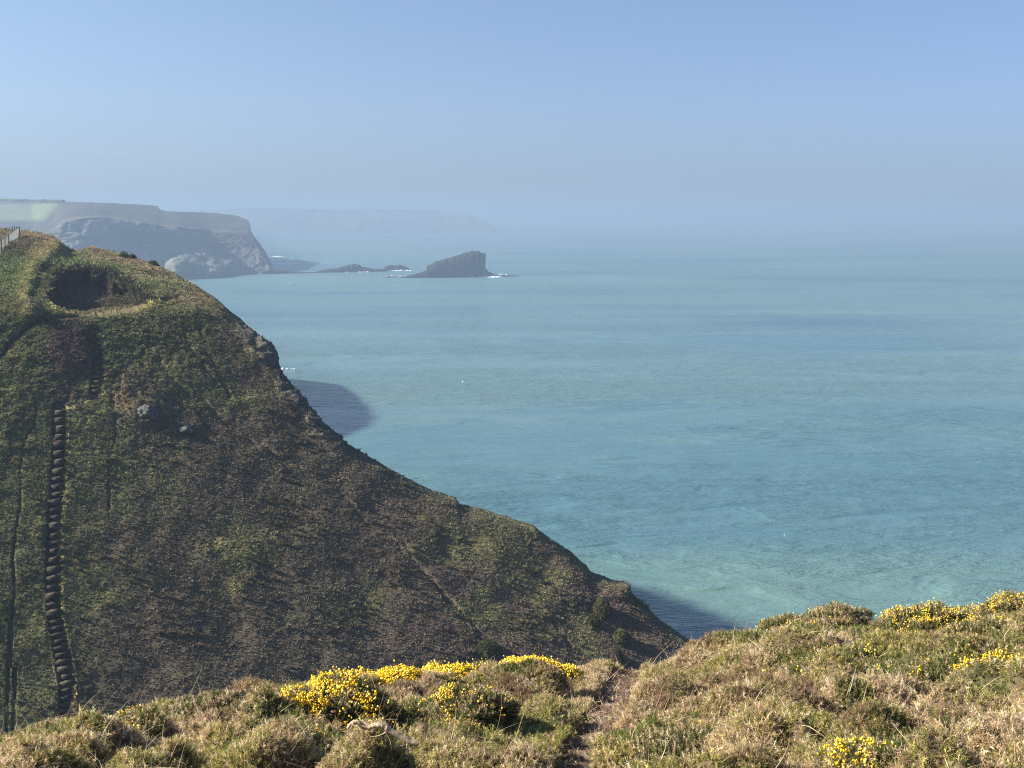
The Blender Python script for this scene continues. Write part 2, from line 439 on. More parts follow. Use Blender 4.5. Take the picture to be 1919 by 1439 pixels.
def blade(bend, width, seg=3):
    v = []; f = []
    for k in range(seg + 1):
        s = k / seg; w = width * (1 - s * .92)
        p = np.array([bend * s * s, 0, s * (1 - .35 * abs(bend) * s)])
        v += [p + (0, -w, 0), p + (0, w, 0)]
        if k:
            i = 2 * k; f += [(i - 2, i - 1, i + 1), (i - 2, i + 1, i)]
    return np.array(v), np.array(f)

def build_hill_tufts():
    H = HILL
    w = (H['V'] < 1420) * (H['steps'] > 5.5 + 8 * perlin(np.stack([H['V'] * .07, H['U'] * .03, 0 * H['U']], -1))) * sst(1, 8, H['t']) * np.where(H['U'] > -60, 1., 0.) * (H['U'] < 1330)
    for q, k in ((TRACK2, 1.7), (TRACK3, 1.0), (TRACK1, 4.6)):
        w = w * (polydist(H['U'], H['V'], q)[0] > k)
    w = w * (polydist(H['U'], H['V'], LINK)[0] > 3.5)
    Uw, Vw = wob(H['U'], H['V'])
    for q in RILLS: w = w * (.5 + .5 * (polydist(Uw, Vw, q)[0] > 2.6))
    w = w * (1 - .85 * H['rock'])
    P, N, C, U, V = scatter(H['P'], H['N'], H['C'], H['U'], H['V'], 360000, w)
    nz = fbm(P * .5 + 7, 3); left = sst(520, 250, U)
    sel = rng.random(len(P)) < np.clip(.8 + .7 * nz, .45, 1)
    P, N, C, U, V, left = (x[sel] for x in (P, N, C, U, V, left))
    T = Tris()
    up = N * .6 + np.array([0, 0, .6])
    for k in range(4):
        tv, tf = spiky(7, .5, 1.0, .19, .8, 50 + k, 0, .45)
        m = np.arange(len(P)) % 4 == k
        size = (.10 + .17 * rng.random(m.sum()) ** 2) * (1 + .6 * left[m] * sst(760, 560, V[m])) * (1 - .12 * sst(800, 1250, V[m]))
        jit = 1 + .17 * rng.normal(size=(m.sum(), 1))
        warm = rng.random((m.sum(), 1))
        c = C[m] * np.clip(jit, .5, 2.) * 1.8  # tuft colour raised to stand as lit dots over darker turf
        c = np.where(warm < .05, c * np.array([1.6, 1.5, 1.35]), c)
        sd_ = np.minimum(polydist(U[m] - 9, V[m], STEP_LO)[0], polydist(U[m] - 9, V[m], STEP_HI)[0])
        eg = (sd_ < 9) * (rng.random(m.sum()) < .45); size = size * (1 + .9 * eg); c = c * (1 + .55 * eg[:, None] * np.array([1.1, 1.05, .6]))  # tufts right of the steps painted brighter, as sunlit grass
        tp = np.interp(U[m], PIT_TOP[:, 0], PIT_TOP[:, 1])
        rim = np.exp(-((V[m] - tp - 2) / 9) ** 2) * ((U[m] > 86) & (U[m] < 300)) * (rng.random(m.sum()) < .3)
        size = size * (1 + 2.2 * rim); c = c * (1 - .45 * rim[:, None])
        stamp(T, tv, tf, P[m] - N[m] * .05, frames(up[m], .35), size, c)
    # larger clumps of bracken, gorse and dead grass in drifts
    wz = w * (.06 + sst(.05, .45, fbm(H['P'] * .16 + 300, 3) + .3 * perlin(H['P'] * .9)))
    P, N, C, U, V = scatter(H['P'], H['N'], H['C'], H['U'], H['V'], 3600, wz)
    pal = np.array([(.060, .072, .030), (.085, .085, .042), (.075, .056, .042), (.130, .110, .065), (.048, .052, .030)])
    sel = rng.integers(0, 5, len(P)); sel = np.where(fbm(P * .12 + 77, 2) > .05, sel, np.minimum(sel, 2))
    for k in range(4):
        tv, tf = spiky(34, .5, 1.0, .10, .9, 150 + k, 0, .6); m = np.arange(len(P)) % 4 == k
        stamp(T, tv, tf, P[m] - N[m] * .06, frames(N[m] * .5 + np.array([0, 0, .6]), .3), .20 + .34 * rng.random(m.sum()) ** 2, np.clip(.5 * C[m] * 1.3 + .5 * pal[sel[m]] * 1.5, .01, 1), cvar=.15)
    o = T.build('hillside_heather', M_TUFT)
    tag(o, 'dense brown heather and tussock grass covering the headland across the valley', 'heather', kind='stuff')
build_hill_tufts()

# ---------------------------------------------------------------- steps cut into the hillside
def hill_point(u, v):
    return at(np.array(u, float), np.array(v, float), hill_D(np.array([u], float), np.array([v], float))[0])
def box(c, ax, ay, az, col, T):
    s = np.array([(x, y, z) for z in (-1, 1) for y in (-1, 1) for x in (-1, 1)], float)
    v = np.asarray(c) + s[:, :1] * ax + s[:, 1:2] * ay + s[:, 2:] * az
    f = np.array([(0, 1, 3, 2), (4, 6, 7, 5), (0, 4, 5, 1), (2, 3, 7, 6), (0, 2, 6, 4), (1, 5, 7, 3)])
    T.quads(v, f, np.asarray(col, float))
def build_steps(poly, n, width, label):
    pts = np.array(poly, float)
    ss = np.linspace(0, len(pts) - 1, n); ss[1:-1] += rng.uniform(-.13, .13, n - 2) * (ss[1] - ss[0]); off = 0
    uv = np.stack([np.interp(ss, np.arange(len(pts)), pts[:, i]) for i in (0, 1)], 1)
    P = np.array([hill_point(a, b) for a, b in uv]) + np.array([0, 0, .02])
    root = empty('hillside_steps', P[-1]); tag(root, label, 'steps', 'flights of steps on the headland')
    for i in range(n - 1):
        hi, lo = P[i], P[i + 1]
        rise = hi[2] - lo[2]
        fw = (hi - lo) * np.array([1, 1, 0]); L = np.linalg.norm(fw); fw /= max(L, 1e-6)
        sd = np.cross(fw, (0, 0, 1.))
        w = width * (.75 + .45 * rng.random()) * .5
        off = off * .6 + rng.normal() * .08; j = off
        T = Tris()
        zt = lo[2] + rise * .62
        # earth tread
        box(lo + fw * L * .52 + sd * j + np.array([0, 0, rise * 1.0 - .5]), sd * w, fw * (L * .5), np.array([0, 0, .5]), np.array([.074, .064, .044]) * (.6 + .7 * rng.random()), T)
        st = T.build('step', M_STEP, root, loc=root.location)
        T2 = Tris()
        tilt = np.array([0, 0, .05 * rng.normal()])
        box(lo + fw * (.0 * L - .045) + sd * j + np.array([0, 0, rise * .49]), sd * (w * 1.06) + tilt, fw * .04, np.array([0, 0, rise * .54]), np.array([.040, .035, .028]) * (.8 + .5 * rng.random()), T2)
        T2.build('riser_board', M_STEP, st, loc=root.location)
build_steps(STEP_LO, 44, .98, 'long lower flight of earth and timber steps climbing the dark hillside')
build_steps(STEP_HI, 14, 1.05, 'short upper flight of earth steps below the dark hollow of the hillside')

# ---------------------------------------------------------------- rocks and shrubs on the hillside
def icosphere(n):
    import bmesh
    bm = bmesh.new(); bmesh.ops.create_icosphere(bm, subdivisions=n, radius=1)
    v = np.array([x.co[:] for x in bm.verts]); f = np.array([[q.index for q in x.verts] for x in bm.faces]); bm.free()
    return v, f
ICO3 = icosphere(3); ICO4 = icosphere(4); ICO1 = icosphere(1)
def outcrop(u, v, parts, label, group=None, pale=1.):
    p0 = hill_point(u, v); T = Tris()
    for (du, dv, wu, hv) in parts:
        p = at(np.array(u + du, float), np.array(v + dv, float), np.dot(p0 - CAM, FWD) - .012 * dv); s = np.linalg.norm(p - CAM) / F
        vv, f = ICO4
        q = vv * (1 + .35 * ridged(vv * 1.3 + du, 3)[:, None] + .12 * fbm(vv * 5 + dv, 2)[:, None])
        q = q * np.array([wu * s * .5, wu * s * .45, hv * s * .6]) + p
        lich = sst(.0, .35, fbm(vv * 4 + du * 3, 4))
        c = mixc(np.full(q.shape, .065) * np.array([1, 1.0, .95]), (.21, .21, .20), lich * (1 if pale == 1 else .18))
        T.add(q, f, c)
    o = T.build('rock_outcrop', M_ROCK, loc=p0)
    tag(o, label, 'rock', group)
outcrop(272, 775, [(0, 0, 30, 20), (-14, 4, 18, 13), (14, 6, 20, 12), (2, -8, 16, 12), (-4, 10, 22, 9)], 'large grey lichen spotted rock outcrop on the upper hillside', 'rock outcrops on the headland')
outcrop(327, 768, [(0, 0, 13, 9), (-8, 3, 9, 7), (7, -2, 8, 6)], 'small pale grey rock beside the larger outcrop on the hillside', 'rock outcrops on the headland')
outcrop(345, 805, [(0, 0, 20, 8), (10, 3, 12, 6)], 'low dark rock ledge below the two pale rocks on the hillside', 'rock outcrops on the headland')

outcrop(506, 655, [(0, 0, 17, 14), (5, 9, 16, 13), (-7, 5, 15, 11), (8, 18, 14, 14), (-4, -9, 14, 10)], 'dark crag at the steepest edge of the hill against the sea', 'rock outcrops on the headland', .4)
outcrop(585, 776, [(0, 0, 16, 12), (-7, -8, 13, 10), (6, 8, 14, 9)], 'dark crag on the hill edge below the steepest crag', 'rock outcrops on the headland', .4)
outcrop(1172, 1100, [(0, 2, 18, 9), (-9, -1, 13, 7), (4, 9, 13, 9)], 'small overhanging dark crag low on the hill edge above the sea', 'rock outcrops on the headland', .4)

def mound(P0, rx, ry, h, N0=(0, 0, 1), seed=0, nz=.25, res=(30, 14)):
    """upper half ellipsoid grid with a lumpy outline; returns grid of points"""
    a = np.linspace(0, 2 * np.pi, res[0] + 1); e = np.linspace(-.25, np.pi / 2, res[1])
    E, A = np.meshgrid(e, a, indexing='ij')
    d = np.stack([np.cos(E) * np.cos(A), np.cos(E) * np.sin(A), np.sin(E)], -1)
    s = 1 + nz * fbm(d * 1.6 + seed * 3.7, 3)
    return np.asarray(P0) + d * s[..., None] * np.array([rx, ry, h])
def hill_shrub(u, v, w, h, col, label):
    p = hill_point(u, v + h * .3); s = np.linalg.norm(p - CAM) / F
    root = empty('hill_shrub', p); tag(root, label, 'shrub', 'shrubs on the headland')
    G = mound(p, w * s * .5, w * s * .5, h * s, seed=u)
    N = grid_normals(G); C = np.broadcast_to(np.array(col), G.shape)
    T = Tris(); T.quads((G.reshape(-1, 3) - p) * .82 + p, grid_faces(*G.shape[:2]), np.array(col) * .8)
    n = int(240 * (w / 25) ** 2) + 60
    pp, nn, cc, _, _ = scatter(G, N, C, G[..., 0], G[..., 1], n, np.ones(G.shape[:2]))
    for k in range(3):
        tv, tf = spiky(9, .6, 1., .2, .7, 80 + k, 0, .5); m = np.arange(n) % 3 == k
        stamp(T, tv, tf, pp[m] * .94 + p * .06, frames(nn[m] + (0, 0, .3), .4), .14 + .12 * rng.random(m.sum()), cc[m], cvar=.3)
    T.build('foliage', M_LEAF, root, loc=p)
    T = Tris(); box(p - np.array([0, 0, .15]), np.array([.05, 0, 0]), np.array([0, .05, 0]), np.array([0, 0, .4]), (.06, .045, .03), T); T.build('stem', M_BARK, root, loc=p)
gr, ol, br = (.060, .075, .028), (.105, .105, .045), (.075, .060, .038)
for a in ((1128, 1142, 34, 26, ol, 'round olive shrub on the lower hillside edge above the sea'),
          (1164, 1196, 28, 24, ol, 'small round olive shrub below the larger olive shrub, near the foot of the hill'),
          (1156, 1232, 22, 26, br, 'brownish upright shrub just beyond the path, at the foot of the hill'),
          (232, 482, 18, 13, gr, 'leftmost dark shrub on the hill skyline below the far cliffs'),
          (248, 484, 14, 9, br, 'tiny brown shrub between two darker shrubs on the hill skyline'),
          (286, 497, 20, 10, gr, 'low dark shrub on the hill skyline, farthest from the fence'),
          (1112, 1165, 22, 16, gr, 'flat green shrub beside the round olive shrub on the lower hillside'),
          (915, 1215, 44, 20, gr, 'wide green shrub patch low on the hill above the yellow gorse'),
          ):
    hill_shrub(*a)

# ---------------------------------------------------------------- fence on the hill top
def tube(T, pts, r, col, sides=6):
    pts = np.asarray(pts, float); n = len(pts); r = np.broadcast_to(r, n)
    tg = np.gradient(pts, axis=0); tg /= np.linalg.norm(tg, axis=1)[:, None]
    x = np.cross(tg, np.array([.13, .21, .97])); x /= np.linalg.norm(x, axis=1)[:, None]
    y = np.cross(tg, x); a = np.arange(sides) / sides * 2 * np.pi
    V = pts[:, None] + r[:, None, None] * (np.cos(a)[None, :, None] * x[:, None] + np.sin(a)[None, :, None] * y[:, None])
    i = np.arange(n - 1)[:, None] * sides; j = np.arange(sides)[None]
    f = np.stack([i + j, i + (j + 1) % sides, i + sides + (j + 1) % sides, i + sides + j], -1).reshape(-1, 4)
    V = np.concatenate([V.reshape(-1, 3), pts[:1], pts[-1:]])
    T.quads(V, f, np.asarray(col, float) if np.ndim(col) == 1 else np.concatenate([np.repeat(col, sides, 0), col[:1], col[-1:]]))
    m = n * sides; jj = np.arange(sides)
    T.add(V, np.concatenate([np.stack([jj * 0 + m, (jj + 1) % sides, jj], 1), np.stack([jj * 0 + m + 1, m - sides + jj, m - sides + (jj + 1) % sides], 1)]), np.asarray(col, float) if np.ndim(col) == 1 else np.concatenate([np.repeat(col, sides, 0), col[:1], col[-1:]]))
def build_fence():
    base = [(-26, 487), (-8, 476), (2, 470), (9, 464), (16, 459), (35, 446)]
    tops = [(-26, 466), (-8, 455), (2, 449), (9, 444), (16, 439), (36, 425)]
    B = [hill_point(a, b + 3) for a, b in base]
    # the receding run: shape taken as a straight climb along the plateau edge
    D = [np.dot(p - CAM, FWD) for p in B]
    Tp = [at(np.array(a), np.array(b), np.array(d)) for (a, b), d in zip(tops, D)]
    root = empty('boundary_fence', B[-1]); tag(root, 'pale wire netting fence with dark wooden posts on the hilltop', 'fence')
    for b, t in zip(B, Tp):
        T = Tris(); tube(T, [b - (0, 0, .3), t + (0, 0, .06)], .085, (.06, .055, .05), 7); T.build('post', M_BARK, root, loc=B[-1])
    for k, (uu, tv) in enumerate(((30.5, 425), (26.5, 424.5), (22.5, 424.5), (18, 426))):
        d = D[-1] + 4 + 3.2 * k
        t = at(np.array(uu), np.array(tv), np.array(d)); T = Tris(); tube(T, [t - (0, 0, 1.5), t], .085, (.06, .055, .05), 7); T.build('post', M_BARK, root, loc=B[-1])
    T = Tris()
    for k in range(len(B) - 1): tube(T, [Tp[k], Tp[k + 1]], .06, (.10, .10, .10), 5)
    T.build('top_rail', M_BARK, root, loc=B[-1])
    T = Tris()
    for k in range(len(B) - 1):
        for s in np.linspace(.04, .95, 12):
            tube(T, [B[k] * (1 - s) + Tp[k] * s, B[k + 1] * (1 - s) + Tp[k + 1] * s], .016, (.40, .43, .44), 4)
        n = 10 if k < 4 else 26
        for s in np.linspace(0, 1, n):
            tube(T, [B[k] * (1 - s) + B[k + 1] * s, Tp[k] * (1 - s) + Tp[k + 1] * s], .013 if k < 4 else .02, (.40, .43, .44), 4)
    T.build('wire_netting', M_WIRE, root, loc=B[-1])
build_fence()

# ---------------------------------------------------------------- far headland
FS = np.array([(-300, 352), (-100, 364), (0, 370), (60, 374), (130, 378), (220, 381), (280, 384), (296, 386), (299, 392), (312, 396), (350, 397), (400, 399), (440, 403), (455, 408), (466, 413),
    (469, 424), (470, 433), (478, 445), (486, 455), (492, 464), (497, 470), (502, 480), (507, 492), (511, 502), (513, 512)], float)
CL = np.array([(-300, 470), (60, 452), (100, 432), (118, 418), (140, 410), (165, 407), (200, 409), (240, 414), (300, 424), (345, 428), (400, 432), (440, 436), (472, 440), (513, 512)], float)
def build_far():
    us = np.concatenate([np.arange(-300, 280, 3.2), np.arange(280, 470, 1.6), np.arange(470, 513.2, .8)])
    s = np.linspace(0, 1, 170)
    vt = np.interp(us, FS[:, 0], FS[:, 1]); vt = vt + .5 * perlin(np.stack([us * .12, us * 0, us * 0], -1))
    vb = np.full(us.shape, 513.5)
    vt = np.minimum(vt, vb - .8)
    U = np.broadcast_to(us, (len(s), len(us))); V = vt + np.outer(s, vb - vt)
    D0 = sea_depth(us, vb)
    cl = np.interp(us, CL[:, 0], CL[:, 1]) + .5 * perlin(np.stack([us * .03, us * 0 + 4, us * 0], -1))
    up = np.maximum(cl - V, 0); lowr = np.maximum(np.minimum(vb - V, vb - cl), 0)
    bay = -150 * sst(500, 60, us)
    east = sst(330, 400, us)
    D = D0 + bay * (1 - sst(0, 30, 0 * us)) + lowr * (0.45 + 1.0 * east) + up * (8 - 1.0 * east)
    # green spur in front
    spur = sst(305, 330, U) * sst(470, 400, U) * sst(455 + .45 * np.abs(U - 372), 500, V)
    D = D - 70 * spur
    P = at(U, V, D)
    # ground the lowest row in the sea
    N = grid_normals(P)
    q = P
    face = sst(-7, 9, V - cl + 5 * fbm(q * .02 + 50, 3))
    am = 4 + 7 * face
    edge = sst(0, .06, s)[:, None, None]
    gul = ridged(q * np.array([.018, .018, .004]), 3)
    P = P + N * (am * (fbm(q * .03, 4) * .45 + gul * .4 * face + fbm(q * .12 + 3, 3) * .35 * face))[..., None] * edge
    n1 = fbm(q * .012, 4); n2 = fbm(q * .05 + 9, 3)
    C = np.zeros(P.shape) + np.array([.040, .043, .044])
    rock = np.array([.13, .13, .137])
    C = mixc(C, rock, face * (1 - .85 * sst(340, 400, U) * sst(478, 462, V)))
    C = mixc(C, (.12, .095, .07), sst(.1, .4, n2) * .5)
    C = mixc(C, (.10, .095, .08), np.exp(-((V - cl + 1) / 2.2) ** 2) * sst(60, 100, U) * sst(460, 420, U) * .8)
    fld = sst(0, 6, V - 379) * sst(418, 408, V + .0 * U) * sst(120, 96, U + .9 * (V - 380))
    C = mixc(C, (.115, .15, .085), fld)
    C = mixc(C, (.13, .16, .09), sst(379, 376, V) * sst(80, 60, U) * .8)
    C = mixc(C, (.075, .09, .045), spur * sst(345, 325, np.abs(U - 345) + 320) * .8)
    C = mixc(C, (.08, .09, .055), spur * sst(400, 360, U) * .7)
    C = mixc(C, (.13, .125, .12), (sst(.3, .55, n2 + .3 * n1) * face * .3))
    # back rows
    c0 = P[0]; dh = c0 - CAM; dh[:, 2] = 0; dh /= np.linalg.norm(dh, axis=1)[:, None]
    slope = (c0[:, 2] - CAMZ) / np.linalg.norm((c0 - CAM)[:, :2], axis=1)
    rows = []
    for o, dz in ((10, 2), (60, 8), (140, 22), (200, 60), (260, 140), (300, 230)):
        oo = o * (1 + 1.5 * sst(400, 200, us)); p = c0 + dh * oo[:, None]; p[:, 2] = np.minimum(c0[:, 2] + slope * oo - dz, c0[:, 2]); rows.append(p)
    B = np.array(rows)[::-1]
    st = perlin(np.stack([P[..., 0] * .004, P[..., 1] * .004, P[..., 2] * .16 + P[..., 0] * .02], -1)); C = C * ((1 + .35 * st * face) * (1 - .38 * sst(350, 420, U) * face))[..., None]  # right part of the face darkened to tone down its sunlit facets
    bot = P[-1:].copy(); bot[..., 2] = -8
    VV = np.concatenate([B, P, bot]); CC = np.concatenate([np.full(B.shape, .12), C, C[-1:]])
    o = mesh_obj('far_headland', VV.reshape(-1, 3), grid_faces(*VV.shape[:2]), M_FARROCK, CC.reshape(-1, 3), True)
    tag(o, 'hazy flat topped cliff headland with green field beyond the near hill', 'headland', kind='structure')
    T = Tris()
    uu = np.linspace(-60, 118, 90); 
    k = np.argmin(np.abs(us[None] - uu[:, None]), 1)
    for nm, ln in (('a', 377.5 + .012 * uu),):
        ii = np.clip(((ln - vt[k]) / (vb[k] - vt[k]) * (len(s) - 1)).astype(int), 1, len(s) - 1)
        pts = P[ii, k]; pts[:, 2] += 1.0
        tube(T, pts, 2.2 + 1.0 * rng.random(len(pts)), (.05, .07, .035), 6)
    o = T.build('hedgerow', M_LEAF, loc=pts[0]); tag(o, 'dark hedgerow line along the top of the distant green field', 'hedge')
build_far()
def build_distant():
    us = np.arange(250, 935, 4.0)
    vt = np.interp(us, [250, 330, 420, 500, 560, 640, 700, 830, 880, 905, 920, 935], [400, 396, 392, 390, 391, 393, 391, 394, 403, 411, 420, 434]) + .5 * perlin(np.stack([us * .07, us * 0, us * 0], -1))
    vb = np.full(us.shape, 436.)
    s = np.linspace(0, 1, 30); U = np.broadcast_to(us, (30, len(us))); V = vt + np.outer(s, vb - vt)
    D = sea_depth(us, vb) + (vb - V) * 12 + 40 * perlin(np.stack([U * .05, V * .05, 0 * U], -1))
    P = at(U, V, D); n = fbm(P * .003, 4)
    C = mixc(np.zeros(P.shape) + .060, (.10, .10, .08), sst(-.2, .3, n))
    bk = P[0] + np.array([0, 700, -200.]); bk[:, 2] = -5; bot = P[-1].copy(); bot[:, 2] = -8
    VV = np.concatenate([bk[None], P, bot[None]]); CC = np.concatenate([C[:1], C, C[-1:]])
    o = mesh_obj('distant_headland', VV.reshape(-1, 3), grid_faces(*VV.shape[:2]), M_FARROCK, CC.reshape(-1, 3), True)
    tag(o, 'faint low headland almost lost in haze on the horizon', 'headland', kind='structure')
build_distant()
def build_hidden_coast():
    # the coast that carries on behind the near hill; its cliff throws the shadow on the bay
    xs = np.linspace(-330, -92, 70); ys = np.linspace(330, 560, 70)
    X, Y = np.meshgrid(xs, ys)
    edge = -136 - .0020 * (Y - 440) ** 2
    roof = CAMZ - Y * (np.interp(CU + X / Y * F, SIL[:, 0], SIL[:, 1]) - VH) / F - 2.5
    h = np.minimum(60, roof) * sst(edge + 30, edge, X) * sst(290, 350, Y) * sst(520, 465, Y) + 2 * fbm(np.stack([X * .03, Y * .03, 0 * X], -1), 3) - 6 * sst(-140, -100, X) - 3
    C = np.zeros(X.shape + (3,)) + np.array([.09, .08, .06])
    o = mesh_obj('coast_cliff', np.stack([X, Y, h], -1).reshape(-1, 3), grid_faces(*X.shape), M_FARROCK, C.reshape(-1, 3), True)
    tag(o, 'cliff of the coast running on behind the near hill', 'cliff', kind='structure')
build_hidden_coast()

# ---------------------------------------------------------------- rocky islets
def islet(outline, vb, depth_m, label, jit=1.0, dD=0, lean=.35):
    o = np.array(outline, float)
    us = np.linspace(o[0, 0], o[-1, 0], max(40, int((o[-1, 0] - o[0, 0]) * 1.1)))
    vt = np.interp(us, o[:, 0], o[:, 1]); vt += .7 * jit * perlin(np.stack([us * .22, us * 0 + vb, us * 0], -1)) + .4 * jit * perlin(np.stack([us * .6, us * 0 + vb, us * 0], -1))
    D0 = float(sea_depth(np.array(900.), np.array(vb))) + dD
    px_m = D0 / F
    h = np.maximum((vb - vt), .6) * px_m * 1.02
    x = (us - CU) * px_m
    a = np.linspace(0, np.pi, 26)
    # cross-section: steep seaward and landward faces under a ridge
    hm = h / h.max()
    yy = -np.cos(a)[:, None] * (depth_m * (.25 + .75 * np.sqrt(hm)))[None] + lean * 0
    zz = np.sin(a)[:, None] ** .75 * h[None]
    X = np.broadcast_to(x, yy.shape)
    P = np.stack([X, D0 * FWD[1] + depth_m + yy + .35 * (X - x.mean()), zz - .8], -1)
    base = np.array([x.mean(), D0, 0.])
    N = grid_normals(P); amp = np.minimum(h * .16, 3.0)[None] * np.sin(a)[:, None] ** .5
    cr = ridged(P * np.array([.12, .12, .07]), 3) + .7 * fbm(P * .35, 3)
    d = N * (amp * cr * .8)[..., None]; d[..., 2] *= .15 
    P = P + d
    n = fbm(P * .2, 3)
    C = mixc(np.zeros(P.shape) + np.array([.018, .018, .021]), (.038, .038, .030), sst(-.1, .4, n) * sst(.35, .7, P[..., 2] / h.max()))
    C = mixc(C, (.024, .023, .023), sst(3.5, 1.0, P[..., 2]))
    ob = mesh_obj('rock_islet', P.reshape(-1, 3), grid_faces(*P.shape[:2]), M_FARROCK, C.reshape(-1, 3), False, loc=base)
    tag(ob, label, 'rock islet', 'rocks in the sea off the far headland')
islet([(755, 516.5), (770, 513), (785, 510), (795, 507), (802, 505), (803, 497), (809, 494), (818, 489), (830, 486), (845, 482), (860, 478), (872, 474), (880, 472.5), (884, 471), (896, 471), (898, 474), (905, 475), (907, 477),
       (906, 484), (904.5, 492), (905, 499), (909, 504), (915, 509), (922, 513), (932, 517)], 518.5, 22, 'tall wedge shaped rock islet with a sheer right end standing in the sea')
islet([(597, 507.5), (610, 504.5), (625, 503), (638, 501.5), (650, 498), (658, 495.5), (668, 494.5), (674, 496), (679, 499.5), (690, 501), (700, 504), (712, 503.5), (722, 506.5), (736, 508)], 509.5, 14, 'low humped rock islet between the headland and the wedge shaped islet', dD=15)
islet([(720, 503.5), (726, 499), (734, 497), (742, 498), (752, 497), (760, 500), (767, 503), (773, 505.5)], 506.5, 12, 'small rounded rock islet behind the gap in the islet chain', dD=30)
islet([(500, 505), (514, 502), (530, 504), (548, 506.5), (560, 507), (575, 508), (592, 508.5), (603, 509.5)], 511, 12, 'flat rock reef at the foot of the far headland', jit=.8)
islet([(724, 516.5), (732, 514.5), (740, 515.5), (748, 515), (756, 517)], 518, 5, 'tiny low rock just left of the wedge shaped islet', jit=.5)

# ---------------------------------------------------------------- foam and buoys
def build_foam():
    T = Tris()
    def streak(u0, u1, v, rows, dens, wpx=6, vpx=.5):
        n = int(dens)
        for _ in range(n):
            u = u0 + (u1 - u0) * rng.random(); vv = v + rows * rng.normal() * .5
            D = float(sea_depth(np.array(u), np.array(vv))); p = at(np.array(u), np.array(vv), np.array(D))
            a = np.linspace(0, 2 * np.pi, 10)[:-1]
            rx = wpx * (.3 + rng.random()) * D / F * .5; ry = rx * (.6 + .8 * rng.random()) 
            k = 1 + .35 * rng.normal(size=9)
            v_ = np.stack([p[0] + rx * np.cos(a) * k, p[1] + ry * np.sin(a) * k, np.full(9, .06 + .12 * rng.random())], 1)
            v_ = np.concatenate([v_, [[p[0], p[1], .35 + .25 * rng.random() + (.9 * rng.random() if D > 1000 else 0)]]])
            T.add(v_, [(i, (i + 1) % 9, 9) for i in range(9)], (.85, .88, .88))
    streak(760, 800, 518.5, .6, 14, 4); streak(825, 850, 518.2, .6, 16, 4); streak(868, 938, 518.6, .9, 200, 8); streak(925, 950, 515.5, .5, 40, 7)
    streak(724, 765, 517.8, .4, 9, 4); streak(690, 770, 507.2, .5, 26, 4); streak(735, 772, 507, .4, 20, 4)
    streak(508, 548, 487, 2.2, 170, 8); streak(513, 556, 494, 1.6, 150, 8); streak(510, 530, 481, 1, 20, 5); streak(362, 412, 515.6, .9, 200, 7); streak(600, 690, 510, .3, 25, 4)
    streak(527, 552, 691, .8, 6, 4)
    o = T.build('surf_foam', M_FOAM); tag(o, 'white surf foam around the islets and headland foot', 'foam', kind='stuff')
build_foam()
def buoy(u, v, r, label):
    p = at(np.array(u), np.array(v), sea_depth(np.array(u), np.array(v)))
    vv, f = ICO3; T = Tris(); q = vv * np.array([r, r, r * .85]); T.add(q + p + np.array([0, 0, r * .4]), f, (.85, .85, .82))
    o = T.build('buoy', M_BUOY, loc=p, smooth=True); tag(o, label, 'buoy', 'white floats on the bay')
    T = Tris(); tube(T, [p + (0, 0, r), p + (0, 0, r * 2.4)], r * .18, (.7, .7, .65), 6); T.build('mast', M_BUOY, o, loc=p)
buoy(867, 716, .36, 'white speck of a float right of the hill shadow on the water')
buoy(1470, 1003, .14, 'white speck of a float on the ripples above the right heath')
buoy(543, 531, .9, 'white speck of a float on the water below the far headland reef')

# ---------------------------------------------------------------- foreground heath
GS = np.array([(-900, 1600), (-500, 1490), (-200, 1415), (0, 1396), (90, 1380), (200, 1362), (280, 1342), (380, 1317), (470, 1308), (530, 1302), (600, 1290), (700, 1278), (800, 1272), (900, 1264),
    (950, 1258), (1080, 1258), (1130, 1254), (1200, 1258), (1245, 1254), (1270, 1242), (1300, 1224), (1350, 1213), (1420, 1196), (1500, 1189), (1560, 1186), (1650, 1180), (1750, 1176), (1850, 1170),
    (1919, 1152), (2200, 1095), (2800, 1010), (3600, 960), (4700, 930)], float)
GDS = np.array([(-900, 9), (0, 10.0), (400, 10.5), (600, 11), (900, 13.5), (1100, 15.5), (1200, 16.5), (1300, 16), (1500, 14.5), (1919, 12.5), (2800, 11)], float)
GDB = np.array([(-900, 7), (0, 7.4), (500, 7.2), (900, 7.6), (1100, 8), (1300, 7.2), (1600, 6.4), (1919, 6), (2800, 5.5)], float)
PATHC = [(1075, 1475), (1100, 1420), (1118, 1380), (1130, 1345), (1150, 1315), (1165, 1295), (1190, 1275), (1215, 1262), (1235, 1256)]
PATHW = np.array([60, 53, 43, 36, 41, 42, 29, 18, 10.])
def path_w(par): return np.interp(par * (len(PATHC) - 1), np.arange(len(PATHC)), PATHW)
def ground_D(U, V):
    vs = np.interp(U, GS[:, 0], GS[:, 1]); ds = np.interp(U, GDS[:, 0], GDS[:, 1]); db = np.interp(U, GDB[:, 0], GDB[:, 1])
    s = (V - vs) / (1460 - vs)
    s = np.where(vs > 1430, (V - vs) / 60, s)
    inv = 1 / ds + (1 / db - 1 / ds) * np.maximum(s, 0)
    D = 1 / inv
    D = D + .5 * np.exp(-np.maximum(V - vs, 0) / 5)
    d, par = polydist(U, V, PATHC)
    D = D + .15 * (1 - sst(path_w(par) * .6, path_w(par) * 1.3, d)) + .08 * (1 - sst(path_w(par) * .3, path_w(par) * .9, d))
    return D
